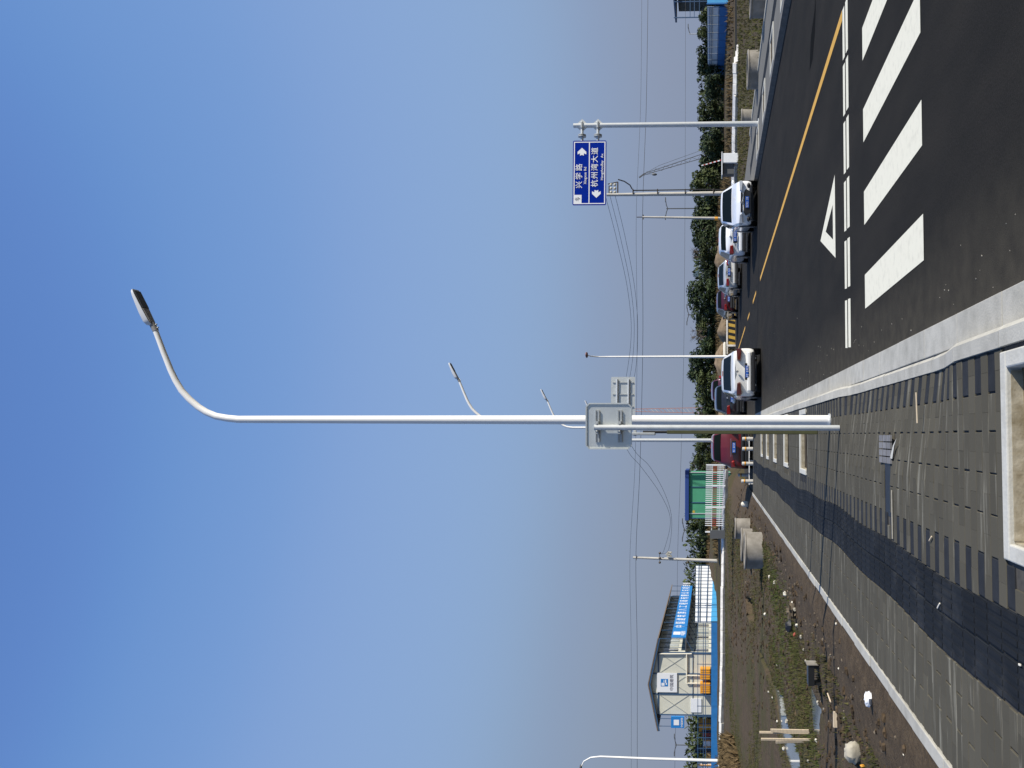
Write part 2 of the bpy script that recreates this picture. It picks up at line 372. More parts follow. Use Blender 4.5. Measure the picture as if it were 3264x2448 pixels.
# give-way triangle outline
to = [(2.65, 12.79), (3.91, 12.80), (3.30, 14.53)]; ti = [(2.98, 13.03), (3.52, 13.04), (3.30, 13.86)]
b = MB(); b.add([(p[0], p[1], .004) for p in to + ti], [(0, 1, 4, 3), (1, 2, 5, 4), (2, 0, 3, 5)]); b.build('give_way_triangle', WPAINT, ro)
mark('centre_line', [(5.87, 11.95), (6.02, 11.95), (6.02, 32.6), (5.87, 32.6)], YPAINT)
for a, c in ((35.6, 38.4), (41.8, 44.0), (47.2, 63)): mark('centre_dash', [(5.88, a), (6.03, a), (6.03, c), (5.88, c)], YPAINT)
DARKP = mat('asphalt_dark', (.007, .007, .0068), .9, spec=.03)
mark('asphalt_dark_patch', [G(2581, 226).to_tuple()[:2], G(2590, 190).to_tuple()[:2], G(2597, 110).to_tuple()[:2], G(2600, 30).to_tuple()[:2], G(2600, -10).to_tuple()[:2], G(2596, 40).to_tuple()[:2], G(2586, 110).to_tuple()[:2], G(2582, 180).to_tuple()[:2]], DARKP, .003)  # tapered streak, darker than the asphalt around it

# ------------------------------------------------------------------ left pavement
ZP = .12
def dipy(y): return sst(6.1, 7.0, y) * (1 - sst(10.9, 11.9, y))
def zp(x, y): return ZP - .095 * dipy(y) * max(0, min(1, (x + .35) / .85))
PITS = [(4.0, 5.19), (15.85, 17.0), (19.6, 20.75), (23.1, 24.2), (26.3, 27.35), (29.3, 30.3)]
PX0, PX1 = -.72, .50
def inpit(x0, x1, y0, y1):
    for a, c in PITS:
        if x1 > PX0 + .01 and x0 < PX1 - .01 and y1 > a + .01 and y0 < c - .01: return True
    return False
pave = MB()
ys = sorted(set([1.5, 6.1, 6.4, 6.7, 7.0, 9, 10.9, 11.3, 11.6, 11.9, 36.4] + [v for p in PITS for v in p]))
xsb = [-2.40, PX0, -.35, PX1, .53]
for j in range(len(ys) - 1):
    for i in range(len(xsb) - 1):
        x0, x1, y0, y1 = xsb[i], xsb[i + 1], ys[j], ys[j + 1]
        if inpit(x0, x1, y0, y1): continue
        zz = [(x, y, zp(x, y) - .012) for x, y in ((x0, y0), (x1, y0), (x1, y1), (x0, y1))]
        pave.add(zz, [(0, 1, 2, 3)])
po = pave.build('pavement', BED, kind='structure')
ROW = .1375
def pv(b, x0, x1, y0, y1, g=.002, ge=.002, h=.0, z0=None):
    q = []
    dz = random.uniform(-.0012, .0012) + h; tx = random.uniform(-.001, .001)
    for (x, y, s_) in ((x0 + ge, y0 + g, 1), (x1 - ge, y0 + g, -1), (x1 - ge, y1 - g, -1), (x0 + ge, y1 - g, 1)):
        q.append((x, y, zp(x, y) + dz + tx * s_))
    c = .003; cx = .004 if ge > .003 else .0004
    top = [(q[0][0] + cx, q[0][1] + c, q[0][2]), (q[1][0] - cx, q[1][1] + c, q[1][2]), (q[2][0] - cx, q[2][1] - c, q[2][2]), (q[3][0] + cx, q[3][1] - c, q[3][2])]
    mid = [(p[0], p[1], p[2] - .004) for p in q]; bot = [(p[0], p[1], p[2] - .03) for p in q]
    b.add(bot + mid + top, [(8, 9, 10, 11)] + [(i, (i + 1) % 4, 4 + (i + 1) % 4, 4 + i) for i in range(4)] + [(4 + i, 4 + (i + 1) % 4, 8 + (i + 1) % 4, 8 + i) for i in range(4)])
grey_n = 0; rest = MB(); restd = MB(); restt = MB(); dark_n = 0; tac_n = 0
JA = [-1.0, -.745, -.485, -.23, .03, .27, .52]
JB = [-1.0, -.87, -.615, -.36, -.10, .15, .40, .52]
LA = [-2.375, -2.06, -1.80, -1.56]; LB = [-2.375, -2.19, -1.93, -1.67, -1.56]
rows = int((36.3 - 3.4) / ROW)
def wav(y): return .03 * math.sin(y * .55 + 1) + .02 * math.sin(y * 1.7)
for r in range(rows):
    y0 = 3.4 + r * ROW; y1 = y0 + ROW; A = r % 2 == 0
    plain = 12.3 < y0 < 13.1 or y0 > 19   # stretches laid without the dark header blocks
    for J, off in ((JA if A else JB, 0), (LA if A else LB, 1)):
        for i in range(len(J) - 1):
            x0, x1 = J[i], J[i + 1]
            if inpit(x0, x1, y0, y1): continue
            if off == 0 and 8.42 < y0 + .07 < 8.78 and x0 < -.22 and x0 > -.9: continue     # lifted pavers
            if off == 0 and 8.40 < y0 + .07 < 9.0 and x0 > -.3 and x1 < .1: continue        # patch
            if off == 1 and x1 == -1.56: x1 = -1.56 + wav(y0)
            if off == 0 and x0 == -1.0: x0 = -1.0 + wav(y0)
            ge = random.choice((.004, .006, .008)) if A else .0003
            dk = A and off == 0 and i in (0, len(J) - 2) and not (y0 > 19) and not (r % 26 in (7,))
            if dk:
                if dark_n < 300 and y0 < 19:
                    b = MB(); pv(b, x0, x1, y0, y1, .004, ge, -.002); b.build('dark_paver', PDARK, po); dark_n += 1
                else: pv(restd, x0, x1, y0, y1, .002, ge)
            elif grey_n < 300 and y0 > 4.3:
                b = MB(); pv(b, x0, x1, y0, y1, random.choice((.0008, .0015, .0025)), ge); b.build('grey_paver', PAVE, po); grey_n += 1
            else: pv(rest, x0, x1, y0, y1, .002, ge)
rest.build('more_grey_pavers', PAVE, po, kind='stuff')
# dark guide-path tiles with raised bars
TW = .268
def tile(b, x0, x1, y0, y1):
    pv(b, x0, x1, y0, y1, .004, .004, 0)
    n = 4; wd = (x1 - x0) / n
    for k in range(n):
        cx = x0 + wd * (k + .5); z = ZP
        b.box((cx, (y0 + y1) / 2, z + .002), (wd * .5, (y1 - y0) * .9, .007))
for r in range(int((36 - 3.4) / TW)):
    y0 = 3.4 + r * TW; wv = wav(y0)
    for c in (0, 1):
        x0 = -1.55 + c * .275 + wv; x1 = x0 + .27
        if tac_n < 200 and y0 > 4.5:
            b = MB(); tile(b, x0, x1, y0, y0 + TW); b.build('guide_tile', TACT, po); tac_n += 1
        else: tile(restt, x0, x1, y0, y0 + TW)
restt.build('more_guide_tiles', TACT, po, kind='stuff')
if restd.v: restd.build('more_dark_pavers', PDARK, po, kind='stuff')
b = MB(); b.box((-.50, 8.62, ZP - .011), (.56, .27, .006)); b.build('open_joint_bed', BLACKM, po)
# pale mosaic patch of eight cobbles
MOS = mat('mosaic_grey', (.17, .168, .172), .8, var=.15, scale=9, orand=.12)
for i in range(4):
    for j in range(3):
        b = MB(); b.box((.0 - i * .072 - .02, 8.46 + j * .19 + .04, ZP - .002), (.060, .165, .02)); b.build('mosaic_cobble', MOS, po)
b = MB(); b.add([G(2858, 1396, ZP + .004), G(2850, 1420, ZP + .004), G(2844, 1462, ZP + .004), G(2836, 1462, ZP + .004), G(2846, 1420, ZP + .004)], [(0, 1, 2, 3, 4)]); b.build('mortar_smear', PITW, po)
# white edging stones along the field side
for k in range(34):
    y0 = 2.6 + k * 1.0
    b = MB(); dz = random.uniform(-.006, .008); b.box((-2.44, y0 + .5, .04 + dz), (.12, .992, .18)); b.build('edging_stone', KERB, po, bevel=.008)
# kerb: gutter slabs at road level and kerb stones
ko = MB(); ko.box((.70, 17.3, -.05), (.36, 37.6, .08)); ko = ko.build('kerb', KERB, kind='structure')
def kz(y): return .135 - .105 * dipy(y)
for k in range(36):
    y0 = .2 + k * 1.0; y1 = y0 + .994
    b = MB(); z0, z1 = kz(y0), kz(y1); zm = kz((y0 + y1) / 2); j = random.uniform(-.004, .004)
    V = []
    for y, z in ((y0, z0), ((y0 + y1) / 2, zm), (y1, z1)):
        V += [(.53 + j, y, -.03), (.53 + j, y, z), (.63 + j, y, z), (.66 + j, y, z - .028), (.665 + j, y, -.03)]
    F = [(0, 1, 2, 3, 4), (14, 13, 12, 11, 10)]
    for s_ in range(2):
        for i in range(5): F.append((s_ * 5 + i, s_ * 5 + (i + 1) % 5, s_ * 5 + 5 + (i + 1) % 5, s_ * 5 + 5 + i))
    b.add(V, F); b.build('kerb_stone', KERB, ko)
    b = MB(); dz = random.uniform(-.003, .003)
    b.box((.795, (y0 + y1) / 2 + .3, -.01 + dz), (.25, .993, .04)); b.build('gutter_slab', KERB, ko, bevel=.006)
# tree pits
LINER = mat('pit_liner', (.44, .40, .31), .9, scale=7, c2=(.22, .185, .12), bump=.3, bscale=40, spec=.1)
pl = ['nearest empty tree pit framed in white concrete at the picture edge', 'white framed tree pit just beyond the olive post', 'second white tree pit beyond the olive post', 'third white tree pit beyond the olive post', 'fourth white tree pit, two before the bollards', 'white tree pit closest to the row of bollards']
PSOIL = mat('pit_soil', (.075, .060, .040), .95, scale=9, c2=(.05, .04, .028), bump=.6, bscale=30, spec=.1)
for (a, c), lb in zip(PITS, pl):
    far = a > 10
    t = empty('tree_pit', ((PX0 + PX1) / 2, (a + c) / 2, 0), 0, lb, 'tree pit', 'tree pits along the pavement')
    wx, wy = (PX1 - PX0) / 2, (c - a) / 2; fwid = .10
    for cx, cy, sx, sy in ((0, wy - fwid / 2, 2 * wx, fwid), (0, -wy + fwid / 2, 2 * wx, fwid), (-wx + fwid / 2, 0, fwid, 2 * wy - 2 * fwid - .004), (wx - fwid / 2, 0, fwid, 2 * wy - 2 * fwid - .004)):
        if far and cy < -.1: continue     # buried under spilled soil
        b = MB(); b.box((cx, cy, .005), (sx, sy, .26)); b.build('frame_stone', PITW, t, bevel=.01)
    for cx, cy, sx, sy in ((0, wy - fwid - .006, 2 * wx - 2 * fwid - .03, .01), (-wx + fwid + .006, 0, .01, 2 * wy - 2 * fwid - .03)):
        b = MB(); b.box((cx, cy, .055), (sx, sy, .10)); b.build('stained_liner', LINER, t)
    b = MB(); n = 8
    V = [(-wx + .05 + (2 * wx - .1) * i / n, -wy + (.0 if far else .05) + (2 * wy - (.05 if far else .1)) * j_ / n, (.04 if not far else .118 - .075 * sst(0, .5, j_ / n)) + .012 * mn.noise(Vector((i * .7, j_ * .7 + a, 2)))) for j_ in range(n + 1) for i in range(n + 1)]
    b.add(V, [(j_ * (n + 1) + i, j_ * (n + 1) + i + 1, (j_ + 1) * (n + 1) + i + 1, (j_ + 1) * (n + 1) + i) for j_ in range(n) for i in range(n)]); b.build('sand_bed', PSOIL if far else SOILP, t, smooth=True)
# litter on the pavement
def litter(name, X, Y, dims, rz, m, label, cat, z=ZP + .004, group=None):
    p = G(X, Y, z); b = MB(); b.box((0, 0, dims[2] / 2 + .004), dims, 0); o = b.build(name, m, None, bevel=min(dims) * .2); o.location = p; o.rotation_euler = (0, 0, rz); return tag(o, label, cat, group)
litter('wood_offcut', 2969, 1717, (.012, .09, .008), .5, WOOD, 'small pale wood chip on a dark header paver', 'wood chip')
litter('wood_offcut', 2995, 1931, (.012, .09, .008), .6, FOAM, 'small white sliver in the middle of the dark guide path', 'litter')
litter('wood_offcut', 3255, 2119, (.012, .03, .008), .1, FOAM, 'tiny pale crumb on the dark guide path near the picture edge', 'litter')
litter('wooden_stick', 2925, 1300, (.26, .012, .01), .1, WOOD, 'thin pale stick lying on grey pavers near the kerb', 'stick')
litter('pale_lath', 2846, 1640, (.46, .022, .008), .02, STONE, 'thin pale lath lying beside the lifted pavers', 'lath')

# ------------------------------------------------------------------ right pavement
rp = MB(); rp.add([(10.4, -6, ZP), (13.4, -6, ZP), (13.4, 45, ZP), (12.4, 45, ZP), (11.1, 38, ZP), (10.42, 34, ZP)], [(0, 1, 2, 3, 4, 5)])
RPV = mat('right_pavers', (.135, .13, .115), .85, scale=1.5, c2=(.2, .195, .18), stretch=(.5, 6, 1), fac=(.5, .8), spec=.3)
rpo = rp.build('pavement_right', RPV, kind='structure')
b = MB(); b.add([(11.55, -6, ZP + .004), (12.05, -6, ZP + .004), (12.05, 38, ZP + .004), (11.55, 38, ZP + .004)], [(0, 1, 2, 3)]); b.build('guide_strip', TACT, rpo)
KERBR = mat('kerb_shade_toned', (.21, .20, .185), .85, scale=5, c2=(.15, .145, .135), spec=.15)  # same concrete as the left kerb; shade on its face put into the colour
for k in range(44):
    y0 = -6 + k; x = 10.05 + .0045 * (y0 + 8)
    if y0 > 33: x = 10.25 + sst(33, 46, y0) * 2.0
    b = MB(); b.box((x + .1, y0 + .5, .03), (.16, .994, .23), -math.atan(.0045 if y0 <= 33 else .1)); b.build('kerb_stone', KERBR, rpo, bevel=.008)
    if y0 < 42:
        b = MB(); b.box((13.46, y0 + .5, .05), (.14, .994, .22)); b.build('edging_stone', KERB, rpo, bevel=.008)
for i, y0 in enumerate((16.4, 20.2, 24, 27.8, 31.6)):
    lb = ['tree pit frame opposite side, nearest on the right pavement', 'right pavement tree pit, second from the picture edge', 'right pavement tree pit before the blue sign post', 'right pavement tree pit just short of the blue sign post', 'right pavement tree pit just beyond the blue sign post'][i]
    t = empty('tree_pit', (10.95, y0, ZP), 0, lb, 'tree pit', 'tree pits on the right pavement')
    for cx, cy, sx, sy in ((0, .55, 1.1, .1), (0, -.55, 1.1, .1), (-.5, 0, .1, .99), (.5, 0, .1, .99)):
        q = MB(); q.box((cx, cy, .01), (sx, sy, .05)); q.build('frame_stone', PITW, t)
    q = MB(); q.box((0, 0, .0), (.9, .99, .012)); q.build('soil', SOILF, t)

# ------------------------------------------------------------------ street lamps
def lamp():
    t = empty('street_lamp')
    prof = [(760, 1331), (725, 1327.5), (689, 1321), (658, 1308), (631.5, 1291), (603, 1266), (579, 1239), (560, 1207), (544.7, 1175), (532, 1143), (521.5, 1117), (507, 1078), (494, 1043.5)]
    arm = [D(X, Y, 12.67) for X, Y in prof]; x0 = arm[0].x; arm = [Vector((p.x - x0, 0, p.z - ZP)) for p in arm]
    b = MB(); z1 = arm[0].z
    pts = [(0, 0, 0), (0, 0, 2), (0, 0, 5), (0, 0, z1 - .4)] + arm
    rr = [.074, .071, .064, .056] + [.054 - .0014 * i for i in range(len(arm))]
    b.tube(pts, rr, 20); b.build('pole', LAMPW, t, smooth=True)
    b = MB(); b.cyl((0, 0, 0), .1, .02, 16); b.build('base_plate', GALV, t)
    e = arm[-1]; d = (arm[-1] - arm[-2]).normalized()
    d = (D(426, 909, 12.67) - D(494, 1043.5, 12.67)).normalized()
    r = Vector((0, 1, 0)); u = r.cross(d) * -1
    if u.z < 0: u = -u
    P = lambda a, c, h: e + d * a * .776 + r * c * .82 + u * h * .82
    b = MB(); b.tube([P(-.04, 0, 0), P(.13, 0, 0)], .043, 14); b.build('spigot', LAMPG, t, smooth=True)
    for a_ in (0., .07): b = MB(); b.tube([P(a_, .0, -.04), P(a_, .0, -.075)], .012, 8); b.build('clamp_bolt', GALVD, t)
    # shell: shallow tapered housing
    st = [(.10, .05, .05), (.14, .085, .10), (.22, .10, .125), (.40, .11, .12), (.6, .115, .10), (.78, .115, .08), (.86, .105, .06), (.885, .08, .04)]
    V = []; n = 14
    for a, w_, h in st:
        for k in range(n):
            th = math.pi * k / (n - 1); V.append(P(a, math.cos(th) * w_, -.01 + max(0., math.sin(th)) ** .5 * h))
    F = [(i * n + k, i * n + k + 1, (i + 1) * n + k + 1, (i + 1) * n + k) for i in range(len(st) - 1) for k in range(n - 1)]
    F += [tuple(range(n)), tuple((len(st) - 1) * n + k for k in range(n))] + [(i * n, (i + 1) * n, (i + 1) * n + n - 1, i * n + n - 1) for i in range(len(st) - 1)]
    b = MB(); b.add(V, F); hd = b.build('lamp_head', LAMPH, t, smooth=True)
    b = MB(); V = [P(a, c, -.012 + h) for h in (0, -.02) for a, c in ((.46, -.09), (.46, .09), (.84, .088), (.84, -.088))]
    b.add(V, [(0, 1, 2, 3), (7, 6, 5, 4), (0, 4, 5, 1), (1, 5, 6, 2), (2, 6, 7, 3), (3, 7, 4, 0)]); b.build('led_panel', LAMPD, hd)
    b = MB(); V = [P(a, c, -.012 + h) for h in (0, -.014) for a, c in ((.15, -.07), (.15, .07), (.45, .088), (.45, -.088))]
    b.add(V, [(0, 1, 2, 3), (7, 6, 5, 4), (0, 4, 5, 1), (1, 5, 6, 2), (2, 6, 7, 3), (3, 7, 4, 0)]); b.build('gear_cover', LAMPG, hd)
    return t
L1 = lamp(); LG = 'white street lamps along the left kerb'
for i, (x, y, lb) in enumerate(((.23, 12.67, 'tall white street lamp standing nearest, arm curving over the road'), (.45, 28.4, 'second white street lamp, its head showing beside the nearest pole'), (.40, 43.9, 'third white street lamp down the left kerb'), (.42, 58.5, 'farthest white street lamp, arm tip peeping over the square sign'))):
    o = L1 if i == 0 else copy_tree(L1)
    o.location = (x, y, ZP if i < 3 else 0.0); tag(o, lb, 'street lamp', LG)

# ------------------------------------------------------------------ square sign seen from behind, on its post
t = empty('traffic_sign', (.11, 11.75, ZP), 0, 'square grey traffic sign seen from behind on a galvanised post', 'traffic sign')
b = MB(); b.tube([(0, 0, 0), (0, 0, 3.32)], .038, 20); b.cyl((0, 0, 3.32), .04, .01, 20); b.build('post', GALV, t, smooth=True)
pc = D(1937, 1358, 11.70) - Vector((.11, 11.75, ZP)); hw = .315
oct_ = []
c = .045
for sx, sz in ((-1, -1), (1, -1), (1, 1), (-1, 1)):
    a = [(sx * (hw - c), sz * hw), (sx * hw, sz * (hw - c))]
    if sx * sz > 0: a = a[::-1] if sx < 0 else a[::-1]
    oct_ += a
import functools
oct_.sort(key=lambda p: math.atan2(p[1], p[0]))
b = MB(); n = len(oct_); rz = R(-4)
def sp(u, y, z): return (pc.x + u * math.cos(rz) - y * math.sin(rz), .075 + u * math.sin(rz) + y * math.cos(rz), pc.z + z)
b.add([sp(p[0], 0, p[1]) for p in oct_] + [sp(p[0], .004, p[1]) for p in oct_], [tuple(range(n)), tuple(range(n, 2 * n))] + [(i, (i + 1) % n, n + (i + 1) % n, n + i) for i in range(n)])
plate = b.build('sign_plate', ALUB, t)
b = MB()
for i in range(n): b.bar(sp(oct_[i][0] * .985, -.008, oct_[i][1] * .985), sp(oct_[(i + 1) % n][0] * .985, -.008, oct_[(i + 1) % n][1] * .985), .018, .018)
b.build('folded_rim', ALUB, plate)
for dz in (.155, -.155):
    b = MB()
    for h in (-.022, .022): b.box(sp(0, -.018, dz + h), (.44, .02, .014), rz)
    b.box(sp(0, -.010, dz), (.44, .012, .04), rz); b.build('channel', GALVD, plate)
    b = MB(); b.tube([(.052 * math.cos(a), .052 * math.sin(a), pc.z + dz) for a in [i * math.pi / 6 for i in range(-1, 8)]], .012, 6)
    for sx in (-1, 1): b.box((sx * .062, .02, pc.z + dz), (.05, .05, .04))
    b.build('clamp', GALVD, t)

# olive post behind it
t = empty('olive_post', (.06, 14.17, ZP), 0, 'thin olive green post with black upper part just left of the lamp pole', 'post')
zt = D(2126, 1378, 14.17).z - ZP; zt2 = D(2049, 1378, 14.17).z - ZP
b = MB(); b.box((0, 0, zt / 2), (.062, .062, zt)); b.build('lower_post', OLIVE, t, bevel=.008)
b = MB(); b.tube([(0, 0, zt), (0, 0, zt2)], .022, 12); b.build('upper_post', BLACKM, t)
q0 = D(2013, 1383, 14.1) - Vector((.06, 14.17, ZP)); q1 = D(2088, 1383, 14.1) - Vector((.06, 14.17, ZP))
b = MB(); b.box(((q0.x + q1.x) / 2 - .0, -.0, (q0.z + q1.z) / 2), (.045, .14, abs(q0.z - q1.z))); b.box((-.02, 0, q0.z - .05), (.09, .05, .05)); b.build('slim_camera_box', GALVD, t, bevel=.01)

# ------------------------------------------------------------------ cantilever direction signs
def fsign(loc, base_z, boardc, sgn, label, front):
    # sgn: +1 board to the +x side of the post, -1 to the -x side
    t = empty('direction_sign', (loc[0], loc[1], base_z), 0, label, 'direction sign')
    top = boardc[2] + .62 - base_z
    b = MB(); b.tube([(0, 0, 0), (0, 0, top)], [.10, .085], 20); b.build('post', GALV, t, smooth=True)
    b = MB(); b.cyl((0, 0, 0), .2, .025, 20); b.build('base_plate', GALV, t)
    bx = boardc[0] - loc[0]; bz = boardc[2] - base_z; W, Hh = 2.42, 1.24
    for dz in (.30, -.29):
        x1 = bx + sgn * W * .45
        b = MB(); b.tube([(0, 0, bz + dz), (x1, 0, bz + dz)], .055, 14); a = b.build('arm', GALV, t, smooth=True)
        b = MB(); b.cyl((sgn * .43, 0, bz + dz), .15, .03, 16, 'X'); b.cyl((sgn * .38, 0, bz + dz), .15, .03, 16, 'X'); b.build('flange', GALVD, a)
        for k, (px, pz) in enumerate(((.14, .17), (.14, -.17), (-.13, .15), (-.13, -.15))):
            b = MB(); s_ = sgn
            V = [(s_ * math.copysign(.09, px), -.006, bz + dz), (s_ * math.copysign(.25, px), -.006, bz + dz), (s_ * math.copysign(.07, px), -.006, bz + dz + math.copysign(.19, pz))]
            V += [(p[0], .006, p[2]) for p in V]; b.add(V, [(0, 1, 2), (5, 4, 3), (0, 3, 4, 1), (1, 4, 5, 2), (2, 5, 3, 0)]); b.build('gusset', GALV, a)
        b = MB(); b.box((0, 0, bz + dz), (.26, .24, .08)); b.build('collar', GALVD, a, bevel=.02)
    yb = -.075 if front else .075
    b = MB(); m = .05; hw, hh = W / 2, Hh / 2
    poly = []
    for cx, cz, a0 in ((hw - m, hh - m, 0), (-hw + m, hh - m, 90), (-hw + m, -hh + m, 180), (hw - m, -hh + m, 270)):
        for k in range(4): poly.append((cx + m * math.cos(R(a0 + 30 * k)), cz + m * math.sin(R(a0 + 30 * k))))
    n = len(poly); b.add([(bx + p[0], yb - .006, bz + p[1]) for p in poly] + [(bx + p[0], yb + .006, bz + p[1]) for p in poly], [tuple(range(n)), tuple(range(n, 2 * n))[::-1]] + [(i, (i + 1) % n, n + (i + 1) % n, n + i) for i in range(n)])
    bd = b.build('board', SBLUE if front else ALUB, t)
    if front:
        y = yb - .010
        def rect(name, u0, v0, u1, v1, mm, yy=y):
            q = MB(); q.box((bx - hw + (u0 + u1) / 2 * W, yy, bz + hh - (v0 + v1) / 2 * Hh), ((u1 - u0) * W, .004, (v1 - v0) * Hh)); return q.build(name, mm, bd)
        rect('border', .018, .03, .982, .058, SWHITE); rect('border', .018, .942, .982, .97, SWHITE)
        rect('border', .018, .058, .032, .942, SWHITE); rect('border', .968, .058, .982, .942, SWHITE)
        rect('divider', .032, .478, .968, .506, SWHITE)
        rect('north_box', .032, .058, .16, .27, SWHITE)
        F_ = lambda u, v: Matrix.Translation((bx - hw + u * W, y - .004, bz + hh - v * Hh)) @ Matrix.Rotation(R(90), 4, 'X')
        text('北', .15, 'lettering', SGREY, bd, F_(.095, .14)); text('^', .12, 'lettering', SGREY, bd, F_(.1, .225))
        for i, ch in enumerate('兴学路'): text(ch, .27, 'lettering', SWHITE, bd, F_(.315 + .135 * i, .20))
        text('Xingxue', .135, 'lettering', SWHITE, bd, F_(.415, .375)); text('Rd', .135, 'lettering', SWHITE, bd, F_(.56, .375))
        for i, ch in enumerate('杭州湾大道'): text(ch, .275, 'lettering', SWHITE, bd, F_(.335 + .125 * i, .665))
        text('HangzhouBay', .135, 'lettering', SWHITE, bd, F_(.535, .875)); text('Av.', .135, 'lettering', SWHITE, bd, F_(.765, .875))
        for (uc, vc, dr) in ((.825, .27, 1), (.175, .71, -1)):
            q = MB(); P_ = [(.16, 0), (-.0, .17), (-.10, .17), (-.055, .075), (-.15, .075), (-.12, 0), (-.15, -.075), (-.055, -.075), (-.10, -.17), (-.0, -.17)]
            V = [(bx - hw + uc * W + dr * p[0] * .95, y - .003, bz + hh - vc * Hh + p[1] * .95) for p in P_]
            q.add(V, [(0, 1, 2, 3, 5), (3, 4, 5), (5, 6, 7), (5, 7, 8, 9, 0)]); q.build('arrow', SWHITE, bd)
    else:
        for k in (-.38, -.13, .13, .38):
            b = MB(); b.box((bx + k * W, yb - .03, bz), (.05, .04, Hh * .86)); b.build('stiffener', GALVD, bd)
    return t
p0 = G(2418, 394.5, ZP); bc = D(1880, 553, p0.y)
fsign((p0.x, p0.y), ZP, bc, -1, 'blue direction sign with white Chinese road names on a galvanised cantilever post', True)
q = D(2000, 1403, 43.8); bc2 = D(1986, 1201, 43.8); bc2 = Vector((bc2.x - 1.21, 43.8, bc2.z))
fsign((q.x, 43.8), 0, bc2, 1, 'grey back of a cantilever direction sign behind the square sign', False)

# ------------------------------------------------------------------ bollards and low rail
bl = [(1399, 2404.5, 36.6), (1431, 2404.5, 36.6), (1478, 2403.5, 36.6), (1534, 2401.5, 36.6), (1514, 2386, 42.)]
bll = ['white bollard nearest the olive post', 'second white bollard from the olive post, before the maroon van plate', 'white bollard in front of the maroon van left rear corner', 'leftmost white bollard at the pavement end', 'white bollard standing farther back among soil heaps']
b0 = None
for (Y, X, d), lb in zip(bl, bll):
    p = D(X, Y, d)
    if b0 is None:
        b0 = empty('bollard', p)
        b = MB(); b.tube([(0, 0, -.05), (0, 0, .36), (0, 0, .365), (0, 0, .49), (0, 0, .505), (0, 0, .51)], [.078, .078, .078, .078, .07, .04], 18); b.build('shaft', CONCP, b0, smooth=True)
        b = MB(); b.tube([(0, 0, .355), (0, 0, .405)], .0805, 18); b.build('yellow_band', ORANGE, b0, smooth=True)
        b = MB(); b.tube([(0, 0, .335), (0, 0, .353)], .0805, 18); b.build('black_band', BLACKM, b0, smooth=True)
        o = b0
    else: o = copy_tree(b0); o.location = p
    tag(o, lb, 'bollard', 'bollards closing the pavement')
pa, pb = D(2388, 1392, 36.9), D(2388, 1545, 36.9)
t = empty('low_rail', (pa.x, 36.9, 0), 0, 'thin white horizontal rail running behind the bollards', 'rail')
b = MB(); b.bar((0, 0, pa.z), (pb.x - pa.x, 0, pb.z), .035); b.build('rail', LAMPW, t)
for k in (0.02, .5, .98):
    b = MB(); b.bar(((pb.x - pa.x) * k, .03, -.05), ((pb.x - pa.x) * k, .03, pa.z), .03); b.build('stake', LAMPW, t)

